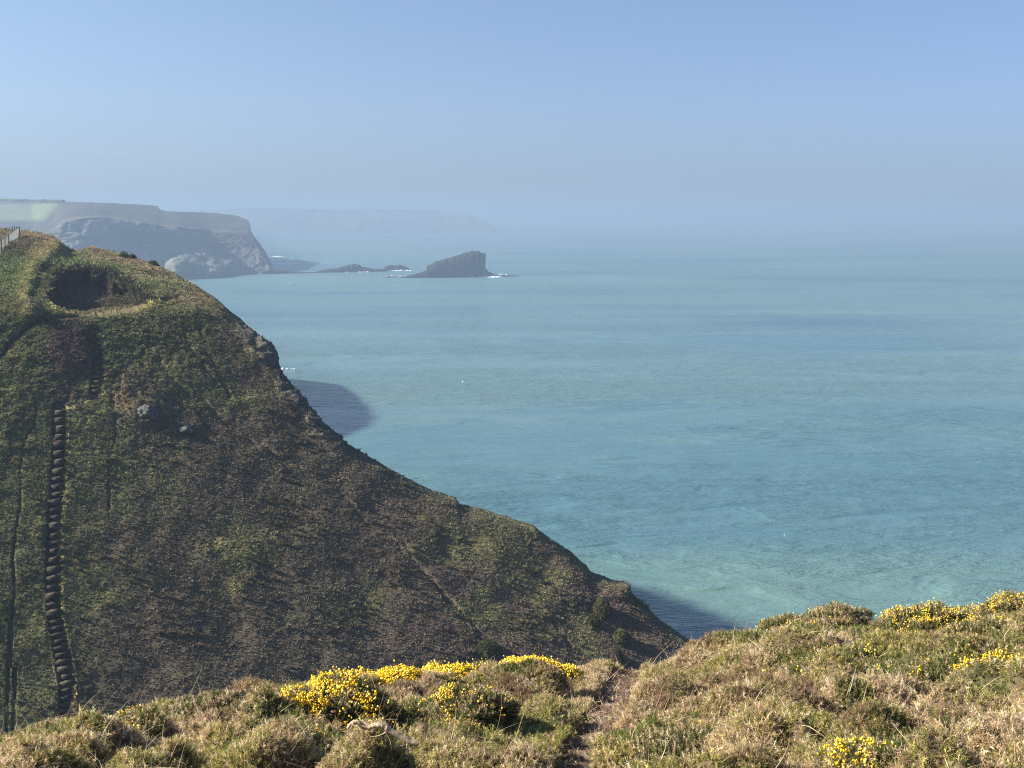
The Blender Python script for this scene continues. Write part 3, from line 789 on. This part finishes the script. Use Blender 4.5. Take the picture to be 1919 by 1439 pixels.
BUSHES = (
    dict(u=640, v=1354, w=230, h=104, fsize=.019, flowers=520, label='largest gorse bush with scattered yellow flowers, behind the dead branch', mixd=.22, side=(-.6, -.45, .55), cl=2.0, spread=.15, base=(.075, .10, .03), tip=.35),
    dict(u=668, v=1284, w=78, h=26, flowers=170, label='small yellow flowering gorse on top of the largest gorse bush', mixd=.8, side=(-.4, -.3, .8)),
    dict(u=748, v=1290, w=96, h=54, fsize=.019, flowers=1000, label='densely yellow domed gorse bush at the brow, above the largest bush', mixd=1.2, side=(-.5, -.5, .6), spread=.75),
    dict(u=842, v=1281, w=118, h=42, fsize=.019, flowers=850, label='long low gorse bush, yellow along its left side, second right of the largest bush', mixd=.9, side=(-.6, -.3, .7), spread=.45),
    dict(u=900, v=1268, w=60, h=26, flowers=60, label='small gorse bush with few flowers between two yellow bushes at the brow', mixd=.4),
    dict(u=1012, v=1276, w=160, h=44, fsize=.019, flowers=1500, label='wide bright yellow gorse bush at the brow, left of the path', mixd=1.2, side=(-.3, -.3, .9), spread=.55),
    dict(u=862, v=1358, w=195, h=80, flowers=130, label='dark green gorse bush with few flowers, right of the dead branch', mixd=.1, side=(-.7, -.5, .4), cl=1.3, base=(.065, .09, .028), tip=.3),
    dict(u=1706, v=1188, w=165, h=76, flowers=190, label='yellow flowered gorse bush on the right skyline against the sea', mixd=.4, side=(-.6, -.35, .6), spread=.35),
    dict(u=1558, v=1190, w=140, h=82, flowers=30, label='brown topped gorse dome on the right skyline with hardly any flowers', mixd=.1, tip=.5),
    dict(u=1468, v=1188, w=110, h=58, flowers=30, label='small dark gorse bush at the left end of the right skyline', mixd=.3),
    dict(u=1882, v=1150, w=130, h=72, flowers=90, label='gorse bush at the right edge of the skyline with scattered yellow flowers', mixd=.3),
    dict(u=1790, v=1158, w=120, h=46, flowers=40, label='low gorse bush on the right skyline between two taller yellow ones', mixd=.35),
    dict(u=1640, v=1450, w=165, h=66, flowers=75, label='nearest gorse bush with large yellow flowers at the bottom edge', mixd=.3, side=(-.5, -.5, .6), cl=1.6, fsize=.016),
    dict(u=1780, v=1425, w=200, h=62, flowers=0, label='dark green gorse bush without flowers beside the nearest flowering bush', base=(.065, .085, .03), tip=.3),
    dict(u=1230, v=1428, w=190, h=56, flowers=4, label='low dark green gorse bush right of the path at the bottom', base=(.07, .085, .03)),
    dict(u=1720, v=1287, w=210, h=48, flowers=14, label='wide green gorse patch in the middle of the right heath', base=(.09, .12, .035), tip=.2),
    dict(u=1575, v=1275, w=165, h=46, flowers=40, label='green gorse bush with a few flowers left of the wide green patch', mixd=.1, base=(.085, .11, .035), tip=.25),
    dict(u=1855, v=1275, w=130, h=44, flowers=110, label='gorse bush with orange yellow flowers under the right end of the skyline', mixd=.2, side=(-.6, -.5, .5)),
    dict(u=1412, v=1292, w=60, h=22, flowers=50, label='tiny flat gorse with a few yellow flowers on the middle heath', mixd=.6),
    dict(u=1845, v=1202, w=125, h=46, flowers=35, label='gorse bush with sparse flowers just below the right skyline', mixd=.2),
    dict(u=215, v=1412, w=160, h=46, flowers=30, label='gorse bush with a few pale flowers at the lower left', mixd=.1, cl=1.5),
    dict(u=60, v=1420, w=190, h=44, flowers=3, label='olive gorse bush in the bottom left corner'),
    dict(u=400, v=1350, w=160, h=50, flowers=0, label='dark green and brown gorse bush on the left brow', base=(.06, .075, .03), tip=.4),
    dict(u=250, v=1358, w=60, h=30, flowers=40, label='small gorse sprig with yellow flowers on the left brow', mixd=.4),
    dict(u=560, v=1418, w=140, h=52, flowers=14, label='low green gorse bush in front of the largest bush', mixd=.2),
)
BZONE = [(b['u'], b['v'] - b['h'] * .15, b['w'] * .55, max(b['h'] * .45, 14)) for b in BUSHES]
# where each kind of plant grows: (u, v, ru, rv)
GREENS = [(80, 1415, 120, 22), (230, 1400, 60, 22), (370, 1345, 70, 14), (600, 1410, 150, 22), (1230, 1405, 90, 22), (1480, 1195, 130, 12), (1600, 1200, 90, 14), (1560, 1262, 95, 16), (1720, 1272, 120, 20), (1760, 1405, 120, 26),
          (1850, 1215, 70, 16), (1840, 1300, 90, 14), (850, 1350, 80, 30), (960, 1290, 50, 12), (1330, 1335, 60, 10), (1620, 1345, 40, 10), (520, 1385, 60, 14), (1390, 1215, 70, 10), (1900, 1150, 60, 12)]
DARKS = [(440, 1320, 80, 12), (300, 1338, 60, 8), (1790, 1215, 70, 13), (1030, 1275, 75, 12), (930, 1310, 50, 8), (1470, 1360, 60, 8), (1640, 1400, 60, 10), (1400, 1300, 60, 8), (1500, 1330, 60, 8), (820, 1370, 40, 8)]
GRASS = [(960, 1395, 90, 34), (1030, 1375, 80, 20), (990, 1330, 60, 12), (1110, 1290, 46, 10), (900, 1420, 110, 20), (700, 1425, 120, 12), (1160, 1272, 40, 7), (1200, 1440, 60, 16), (1060, 1340, 30, 14)]
def zone(U, V, L, soft=.6):
    z = np.zeros(U.shape)
    for q in L: z = np.maximum(z, blob(U, V, *q, soft))
    return z
def ground_fields(U, V, P):
    n1 = fbm(P * 1.1 + 3, 4); n2 = fbm(P * 3.5 + 13, 3)
    wob = 25 * n1
    g = np.clip(zone(U + wob, V + wob * .4, GREENS) + .5 * sst(.25, .5, n1), 0, 1)
    d = np.clip(zone(U + wob, V + wob * .4, DARKS) + .6 * sst(-.2, -.45, n1), 0, 1)
    gr = zone(U + wob * .6, V + wob * .3, GRASS)
    pd, par = polydist(U + 8 * n2 / .5 * .6, V, PATHC); pm = 1 - sst(path_w(par) * .75, path_w(par) * 1.15, pd + 9 * n1)
    return n1, n2, g, d, gr, pm
GND = {}
def build_ground():
    us = np.concatenate([np.arange(-2400, -100, 12.0), np.arange(-100, 2050, 5.0), np.arange(2050, 4700, 14.0)])
    vs = np.interp(us, GS[:, 0], GS[:, 1])
    s = np.concatenate([np.linspace(0, 1, 150), 1 + np.geomspace(.02, 6, 40)])
    U = np.broadcast_to(us, (len(s), len(us))); V = vs + np.outer(s, np.maximum(1480 - vs, 80))
    D = ground_D(U, V)
    P = at(U, V, D); N = grid_normals(P)
    n1, n2, g, dk, gr, pm = ground_fields(U, V, P)
    t = V - vs
    hum = (fbm(P * 1.2 + 60, 2) * .14 + np.abs(perlin(P * 1.5 + 30)) * .50 - .10 + np.abs(perlin(P * 3.7 + 7)) * .14 + fbm(P * 7, 2) * .04) * (1 - .85 * np.maximum(pm, gr * .7)) * (1 - .8 * zone(U, V, BZONE)) + .07 * g * (1 - pm) * sst(0, 18, t)
    P = P + N * (hum * (.45 + .55 * sst(0, 20, t)))[..., None] 
    C = np.zeros(P.shape) + np.array([.12, .092, .056])
    C = mixc(C, (.055, .058, .024), g * .8); C = mixc(C, (.055, .040, .030), dk * .8); C = mixc(C, (.13, .13, .05), gr * .8)
    C = mixc(C, (.115, .072, .055), np.clip(pm * 1.2, 0, 1))
    C = mixc(C, (.16, .12, .095), np.clip(pm * 1.2, 0, 1) * sst(.1, .5, n2 + n1))
    c0 = P[0]; dh = c0 - CAM; dh[:, 2] = 0; dh /= np.linalg.norm(dh, axis=1)[:, None]
    sl = (c0[:, 2] - CAMZ) / np.linalg.norm((c0 - CAM)[:, :2], axis=1)
    rows = []
    for o, dz in ((.4, .12), (1, .5), (2, 1.2), (5, 3.0), (10, 6), (20, 12), (32, 18), (45, 30), (60, 48)):
        p = c0 + dh * o; p[:, 2] = c0[:, 2] + sl * o - dz; rows.append(p)
    B = np.array(rows)[::-1]
    VV = np.concatenate([B, P]); CC = np.concatenate([np.full(B.shape, .07), C])
    o = mesh_obj('heath_ground', VV.reshape(-1, 3), grid_faces(*VV.shape[:2]), M_SOIL, CC.reshape(-1, 3), True)
    tag(o, 'sloping clifftop heath ground in the foreground', 'ground', kind='structure')
    GND.update(P=P, N=grid_normals(P), C=C, U=U, V=V, pm=pm, g=g, dk=dk, gr=gr, t=t, n1=n1, us=us)
    # the trodden path, a sheet a little above the ground
    pu = np.linspace(-1.15, 1.15, 24); ts = np.linspace(0, 1, 160)
    pc = np.array(PATHC, float); k = ts * (len(pc) - 1)
    cu = np.interp(k, np.arange(len(pc)), pc[:, 0]); cv = np.interp(k, np.arange(len(pc)), pc[:, 1]); w = np.interp(k, np.arange(len(pc)), PATHW)
    Up = cu[:, None] + pu[None] * (w * (.85 + .25 * perlin(np.stack([ts * 9, ts * 0, ts * 0], -1))))[:, None]; Vp = np.broadcast_to(cv[:, None], Up.shape)
    Pp = at(Up, Vp, ground_D(Up, Vp))
    Np = np.array([0, -.3, .95])
    e = 1 - np.abs(pu) ** 4
    Pp = Pp + Np * (.012 + .035 * e[None] * (fbm(Pp * 4, 4) + .15) - .05 * (1 - e[None]))[..., None]
    nn = fbm(Pp * 5, 4)
    Cp = mixc(np.zeros(Pp.shape) + np.array([.14, .092, .068]), (.24, .18, .138), sst(-.1, .45, nn)); Cp = mixc(Cp, (.075, .05, .04), sst(-.1, -.4, nn))
    o = mesh_obj('path', Pp.reshape(-1, 3), grid_faces(*Pp.shape[:2]), M_PATH, Cp.reshape(-1, 3), True)
    tag(o, 'narrow reddish brown trodden path winding over the heath', 'path', kind='structure')
build_ground()
def ground_point(u, v):
    G = GND; j = np.clip(np.searchsorted(G['us'], u), 1, len(G['us']) - 1)
    i = np.argmin(np.abs(G['V'][:, j] - v))
    return G['P'][i, j].copy(), G['N'][i, j].copy()

def wsel(G):
    seen = (G['V'] < 1545) & (G['U'] > -40) & (G['U'] < 1960)
    return np.where(seen, 1., .22) * (G['V'] < 1950) * (G['U'] > -500) * (G['U'] < 3000)
STRAW = np.array([(.60, .48, .30), (.54, .42, .26), (.46, .34, .21), (.64, .54, .37), (.38, .28, .17), (.55, .43, .33)])
OLIVE = np.array([(.24, .24, .07), (.32, .29, .10), (.15, .17, .05), (.44, .38, .16)])
BROWN = np.array([(.21, .145, .095), (.27, .185, .12), (.15, .105, .07), (.35, .25, .165)])
GORSE = np.array([(.11, .14, .04), (.15, .18, .055), (.08, .10, .03), (.22, .22, .08)])
GREEN = np.array([(.12, .17, .045), (.17, .21, .065), (.24, .25, .10), (.30, .28, .14)])
def build_heath():
    G = GND; w = wsel(G) * (1 - np.clip(G['pm'] * 1.25, 0, .965)) * (1 - .75 * G['gr']) * (1 - .6 * zone(G['U'], G['V'], BZONE)) * (1 - .8 * blob(G['U'], G['V'], 715, 1388, 95, 30))
    n = 235000
    w = w * (.25 + .75 * sst(-.22, .05, perlin(G['P'] * 2.6 + 200) + .4 * perlin(G['P'] * 6 + 90)))
    P, N, C, U, V = scatter(G['P'], G['N'], G['C'], G['U'], G['V'], n, w)
    n1, n2, g, dk, gr, pm = ground_fields(U, V, P)
    r = rng.random(n)
    kind = np.where(r < g * .85, 1, np.where(rng.random(n) < dk * .85, 2, 0))
    cz = perlin(P * .9 + 70) + .5 * perlin(P * 2.4 + 5)
    kind = np.where((kind == 0) & (rng.random(n) < np.clip(.48 + 1.1 * cz, .08, .92)), 1, kind)
    bz = perlin(P * 1.1 + 130) + .5 * perlin(P * 3 + 15)
    kind = np.where((kind == 0) & (rng.random(n) < np.clip(.20 + 1.0 * bz, .04, .85)), 2, kind)
    T = Tris()
    up = N * .55 + np.array([0, 0, .6])
    kind = np.where((kind == 1) & (rng.random(n) < g * .9), 3, kind)
    for kd, pal in ((0, STRAW), (1, OLIVE), (2, BROWN), (3, GORSE)):
        for k in range(5):
            m = (kind == kd) & (np.arange(n) % 5 == k)
            if kd in (1, 3): tv, tf = spiky(18, .22, .42, .045, .75, 10 + k, .05, 1)
            else: tv, tf = spiky(20, .22, .52, .034, .85, 20 + k + kd * 7, 0, 1)
            c = pal[rng.integers(0, len(pal), m.sum())] * (1 + .22 * rng.normal(size=(m.sum(), 1)))
            c = c * (1 + .3 * n1[m][:, None])
            size = (.034 + .042 * rng.random(m.sum())) * (1.15 if kd in (0, 2) else 1.05)
            stamp(T, tv, tf, P[m] - N[m] * .008, frames(up[m], .6), size, np.clip(c, .02, .7))
    o = T.build('heather', M_LEAF); tag(o, 'dry brown and straw coloured heather and low gorse covering the foreground slope', 'heather', kind='stuff')
    # long dry grass
    w2 = wsel(G) * (1 - np.clip(G['pm'] * 1.6, 0, 1)) * np.clip(.22 + 1.1 * sst(.0, .4, G['n1']) * (1 - G['g']) + .9 * G['gr'] - .3 * G['dk'], .05, 1.4) * (1 - .8 * zone(G['U'], G['V'], BZONE)) * (1 - .8 * blob(G['U'], G['V'], 715, 1388, 95, 30))
    n = 15000
    P, N, C, U, V = scatter(G['P'], G['N'], G['C'], G['U'], G['V'], n, w2)
    n1, n2, g, dk, gr, pm = ground_fields(U, V, P)
    T = Tris(); wind = np.array([.35, .1, 0])
    for k, b in enumerate((.25, .5, .8, 1.1)):
        tv, tf = blade(b, .009 + .003 * k)
        m = np.arange(n) % 4 == k
        isg = rng.random(m.sum()) < gr[m] * .75 + .08
        c = np.where(isg[:, None], GREEN[rng.integers(0, 4, m.sum())], STRAW[rng.integers(0, 6, m.sum())] * 1.08)
        c = c * (1 + .2 * rng.normal(size=(m.sum(), 1)))
        L = (.08 + .20 * rng.random(m.sum()) ** 3) * np.where(isg, .62, 1.0) * (1 - .4 * gr[m])
        stamp(T, tv, tf, P[m] - N[m] * .01, frames(N[m] * .3 + np.array([0, 0, .7]) + wind, .38), L, np.clip(c, .02, .75))
    n = 520
    P, N, C, U, V = scatter(G['P'], G['N'], G['C'], G['U'], G['V'], n, wsel(G) * (1 - G['pm']) * (.15 + sst(.0, .3, perlin(G['P'] * .8 + 300))))
    for k, b in enumerate((.3, .6, .9)):
        tv, tf = blade(b, .0075, 5); m = np.arange(n) % 3 == k
        stamp(T, tv, tf, P[m], frames(np.array([0, 0, 1.]) + wind + 0 * N[m], .4), .22 + .28 * rng.random(m.sum()), STRAW[rng.integers(0, 6, m.sum())] * (.7 + .4 * rng.random((m.sum(), 1))))
    o = T.build('dry_grass', M_LEAF); tag(o, 'pale dry grass blades with green tufts among the heather', 'grass', kind='stuff')
    # stones and twigs on the path
    P, N, C, U, V = scatter(G['P'], G['N'], G['C'], G['U'], G['V'], 900, wsel(G) * (G['pm'] > .55))
    T = Tris(); tv, tf = ICO1
    stamp(T, tv * np.array([1, .8, .5]), tf, P + N * .02, frames(N, .3), .006 + .016 * rng.random(900) ** 3, np.array([.2, .15, .12]) * (.6 + .8 * rng.random((900, 1))))
    tv, tf = blade(.3, .03, 2); kk = 500
    stamp(T, tv, tf, P[:kk] + N[:kk] * .025, frames(rng.normal(size=(kk, 3)) * np.array([1, 1, .12]) + N[:kk] * .1, .1), .05 + .12 * rng.random(kk), np.array([.30, .23, .16]) * (.5 + .9 * rng.random((kk, 1))))
    o = T.build('path_litter', M_PATH); tag(o, 'small stones and dead twigs scattered on the earth path', 'litter', kind='stuff')
build_heath()

# ---------------------------------------------------------------- gorse bushes
def petal_flower():
    # a pea flower: keel and two wings, small closed solid
    v = np.array([(0, 0, 0), (.55, 0, .25), (-.55, 0, .25), (0, .5, .35), (0, -.4, .3), (0, .05, 1.0)]); 
    f = np.array([(0, 3, 1), (0, 2, 3), (0, 4, 2), (0, 1, 4), (5, 1, 3), (5, 3, 2), (5, 2, 4), (5, 4, 1)])
    return v, f
FLV, FLF = petal_flower()
def gorse(u, v, w, h, flowers, label, mixd=.5, side=(-.45, -.15, .75), spread=.35, base=(.10, .12, .035), fsize=.016, cl=2.2, deep=.85, tip=.35):
    p, N0 = ground_point(u, v)
    D = float(np.dot(p - CAM, FWD)); s = D / F
    root = empty('gorse_bush', p); tag(root, label, 'gorse bush', 'gorse bushes on the foreground heath')
    rx, ry, hh = w * s * .5, w * s * .5 * deep, h * s * .62
    tilt = N0 * .5 + np.array([0, 0, .5])
    G = mound(p, rx, ry, hh, seed=u * .1 + v, nz=.42, res=(44, 20))
    off = G - p
    # sit on the slope: shear the mound with the ground
    sx, sy = -N0[0] / N0[2], -N0[1] / N0[2]
    G = p + off + np.array([0, 0, 1.0]) * (off[..., :1] * sx + off[..., 1:2] * sy) * .85
    N = grid_normals(G)
    lum = fbm(G * 7 + u, 3); G = G + N * (lum * .06)[..., None]
    N = grid_normals(G); cen = p + np.array([0, 0, hh * .1])
    N = np.where(((G - cen) * N).sum(-1, keepdims=True) < 0, -N, N)
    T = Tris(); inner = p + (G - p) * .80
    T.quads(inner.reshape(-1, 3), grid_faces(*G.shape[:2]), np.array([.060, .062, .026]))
    area = np.pi * rx * ry + 2 * rx * hh * 1.6
    n = int(np.clip(area * 3000, 400, 5200))
    pp, nn, cc, _, _ = scatter(G, N, G * 0, G[..., 0], G[..., 1], n, np.ones(G.shape[:2]))
    pal = np.array([base, np.array(base) * 1.45, np.array(base) * .7, (.26, .22, .10)])
    for k in range(4):
        m = np.arange(n) % 4 == k
        dry = rng.random(m.sum()) < tip * (0.4 + .9 * np.clip(nn[m][:, 2], 0, 1))
        c = np.where(dry[:, None], STRAW[rng.integers(0, 6, m.sum())] * .9, pal[rng.integers(0, 4, m.sum())]) * (1 + .2 * rng.normal(size=(m.sum(), 1)))
        tv, tf = spiky(18, .25, .45, .045, .8, 200 + k, .0, 1)
        stamp(T, tv, tf, pp[m] - nn[m] * .03, frames(nn[m] + (0, 0, .5), .35), .04 + .045 * rng.random(m.sum()), np.clip(c, .015, .6))
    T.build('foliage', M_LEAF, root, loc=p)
    T = Tris()
    for k in range(5):
        a = k * 1.3; q = np.array([math.cos(a) * rx * .35, math.sin(a) * ry * .35, 0])
        tube(T, [p + q * .3 - (0, 0, .1), p + q + (0, 0, hh * .35), p + q * 1.5 + (0, 0, hh * .6)], [.012, .009, .005], (.10, .075, .05), 5)
    T.build('stems', M_BARK, root, loc=p)
    if flowers:
        sd = np.array(side) / np.linalg.norm(side)
        dirw = sst(.2 - spread, .75, N @ sd)
        clus = sst(.02 - .5 * mixd, .32 - .35 * mixd, fbm(G * cl * 3 + 11, 3))
        wt = dirw * clus + .012
        m = int(flowers * 1.9)
        fp, fn, _, _, _ = scatter(G, N, G * 0, G[..., 0], G[..., 1], m, wt)
        T = Tris()
        pal = np.array([(.88, .62, .02), (.90, .72, .05), (.74, .44, .012), (.92, .80, .20)])
        for rep in range(3):
            o = rng.normal(size=(m, 3)) * fsize * (.9 if rep else 0)
            stamp(T, FLV, FLF, fp + fn * (-.01 + .08 * rng.random((m, 1))) + o, frames(fn + (0, 0, .2), .8), fsize * (.55 + 1.0 * rng.random(m)), pal[rng.integers(0, 4, m)], cvar=.08)
        T.build('blossom', M_FLOWER, root, loc=p)
for a in BUSHES:
    gorse(**a)

# ---------------------------------------------------------------- dead branch and flowering stalks
def build_branch():
    uv = [(652, 1366, .02), (656, 1357, .06), (664, 1353, .09), (672, 1353, .1), (678, 1361, .1), (690, 1364, .1), (702, 1359, .11), (716, 1359, .10), (726, 1366, .08), (745, 1376, .06), (765, 1388, .05), (784, 1395, .03)]
    gu, gv = px(GND['P']); gd = (GND['P'] - CAM) @ FWD
    def depth(u, v):
        k = np.hypot(gu - u, gv - v) < 14
        return float(gd[k].min()) if k.any() else 8.
    D = min(depth(u, v) for u, v, h in uv[::2]) - .16
    pts = np.array([at(np.array(u), np.array(v), np.array(D)) for k, (u, v, h) in enumerate(uv)])
    k = np.linspace(0, 11, 60); fine = np.stack([np.interp(k, np.arange(12), pts[:, i]) for i in range(3)], 1)
    ker = np.ones(5) / 5
    sm = np.stack([np.convolve(np.pad(fine[:, i], 2, 'edge'), ker, 'valid') for i in range(3)], 1)
    sm += .004 * np.stack([perlin(np.stack([k * 2, k * 0 + i, k * 0], -1)) for i in range(3)], 1)
    r = np.interp(k, [0, 3, 7, 10, 11], [.010, .015, .017, .019, .017]) * (1 + .2 * perlin(np.stack([k * 3, k * 0, k * 0], -1)))
    c = np.array([.37, .29, .20]) * (1 + .3 * perlin(np.stack([k * 4, k * 0 + 9, k * 0], -1)))[:, None]
    T = Tris(); tube(T, sm, r, c, 8)
    o = T.build('dead_branch', M_BARK, smooth=True, loc=sm[30]); tag(o, 'bare crooked pale brown dead branch lying in front of the largest gorse', 'branch')
    for (a, b) in (((724, 1372), (694, 1380)), ((612, 1350), (604, 1354)), ((664, 1353), (650, 1372))):
        q = [at(np.array(float(a[0] + (b[0] - a[0]) * s)), np.array(float(a[1] + (b[1] - a[1]) * s + 3 * math.sin(s * 3))), np.array(D - .02)) for s in np.linspace(0, 1, 6)]
        if a[0] == 612: continue
        T = Tris(); tube(T, q, np.linspace(.006, .003, 6), (.30, .23, .16), 6); T.build('twig', M_BARK, o, loc=sm[30])
build_branch()

# ---------------------------------------------------------------- air
def build_haze():
    x, y0, y1, z0, z1 = 30500, -250, 30500, -9, 150
    v = np.array([(a, b, c) for c in (z0, z1) for b in (y0, y1) for a in (-x, x)], float)
    f = np.array([(0, 2, 3, 1), (4, 5, 7, 6), (0, 1, 5, 4), (2, 6, 7, 3), (0, 4, 6, 2), (1, 3, 7, 5)])
    m = bpy.data.materials.new('haze_air'); m.use_nodes = True; nt = m.node_tree; nt.nodes.clear()
    out = node(nt, 'ShaderNodeOutputMaterial'); pv = node(nt, 'ShaderNodeVolumePrincipled')
    pv.inputs['Color'].default_value = (.250, .348, .495, 1); pv.inputs['Density'].default_value = HAZE
    pv.inputs['Anisotropy'].default_value = .1
    nt.links.new(pv.outputs[0], out.inputs['Volume'])
    o = mesh_obj('haze', v, f, m); tag(o, 'pale blue sea haze', 'haze', kind='stuff')
HAZE = .00045
build_haze()

# ---------------------------------------------------------------- light, sky, camera
w = bpy.data.worlds.new('World'); SC.world = w; w.use_nodes = True
nt = w.node_tree; nt.nodes.clear()
sky = node(nt, 'ShaderNodeTexSky', sky_type='NISHITA'); sky.sun_disc = False
to_sun = np.array([math.cos(SUN_AZ) * math.cos(SUN_EL), math.sin(SUN_AZ) * math.cos(SUN_EL), math.sin(SUN_EL)])
sky.sun_elevation = SUN_EL; sky.sun_rotation = math.atan2(to_sun[0], to_sun[1]) % (2 * math.pi)
sky.altitude = 50; sky.air_density = 1.0; sky.dust_density = .6; sky.ozone_density = 3.0
bg = node(nt, 'ShaderNodeBackground'); bg.inputs['Strength'].default_value = .05
out = node(nt, 'ShaderNodeOutputWorld')
tc = node(nt, 'ShaderNodeTexCoord'); sp = node(nt, 'ShaderNodeSeparateXYZ'); nt.links.new(tc.outputs['Generated'], sp.inputs[0])
cr = node(nt, 'ShaderNodeValToRGB'); E = cr.color_ramp.elements
E[0].position = .0; E[0].color = (.56, .65, .96, 1); E[1].position = .5; E[1].color = (.95, .96, 1, 1)
for q, c in ((.036, (.585, .668, .955, 1)), (.10, (.80, .815, .99, 1)), (.19, (.93, .915, .985, 1))): e = E.new(q); e.color = c
nt.links.new(sp.outputs['Z'], cr.inputs[0])
vm = node(nt, 'ShaderNodeVectorMath', operation='MULTIPLY'); nt.links.new(sky.outputs[0], vm.inputs[0]); nt.links.new(cr.outputs[0], vm.inputs[1])
va = node(nt, 'ShaderNodeVectorMath', operation='MULTIPLY_ADD')              # sky tint graded by hand: paler toward the sun, bluer away
cx_ = node(nt, 'ShaderNodeCombineXYZ')
for i in range(3): nt.links.new(sp.outputs['X'], cx_.inputs[i])
nt.links.new(cx_.outputs[0], va.inputs[0]); va.inputs[1].default_value = (-.21, -.15, -.026); va.inputs[2].default_value = (.89, .885, .90)
vn = node(nt, 'ShaderNodeVectorMath', operation='MULTIPLY'); nt.links.new(vm.outputs[0], vn.inputs[0]); nt.links.new(va.outputs[0], vn.inputs[1])
nt.links.new(vn.outputs[0], bg.inputs[0]); nt.links.new(bg.outputs[0], out.inputs[0])
sl = bpy.data.lights.new('sun', 'SUN'); sl.energy = 5.0; sl.angle = math.radians(1.8); sl.color = (1, .90, .75)
so = bpy.data.objects.new('sun', sl); COL.objects.link(so)
from mathutils import Vector
so.rotation_euler = Vector(to_sun).to_track_quat('Z', 'Y').to_euler(); so.location = (-60, 0, 160)

cd = bpy.data.cameras.new('camera'); cam = bpy.data.objects.new('camera', cd); COL.objects.link(cam)
cam.location = CAM; cam.rotation_euler = (math.pi / 2 - PITCH, 0, 0)
cd.sensor_fit = 'HORIZONTAL'; cd.sensor_width = 36; cd.lens = 36 * F / 1919; cd.clip_start = .1; cd.clip_end = 60000
SC.camera = cam

SC.render.engine = 'CYCLES'
cy = SC.cycles
cy.use_denoising = True
try: cy.denoiser = 'OPENIMAGEDENOISE'; cy.denoising_input_passes = 'RGB_ALBEDO_NORMAL'; cy.denoising_prefilter = 'NONE'
except Exception: pass
cy.filter_width = 1.1; cy.max_bounces = 5; cy.diffuse_bounces = 3; cy.glossy_bounces = 2; cy.transmission_bounces = 2; cy.volume_bounces = 1; cy.transparent_max_bounces = 4
cy.use_adaptive_sampling = True; cy.adaptive_threshold = .01
cy.caustics_reflective = False; cy.caustics_refractive = False
SC.view_settings.view_transform = 'Standard'; SC.view_settings.look = 'None'
SC.view_settings.exposure = 1.75; SC.view_settings.gamma = 1
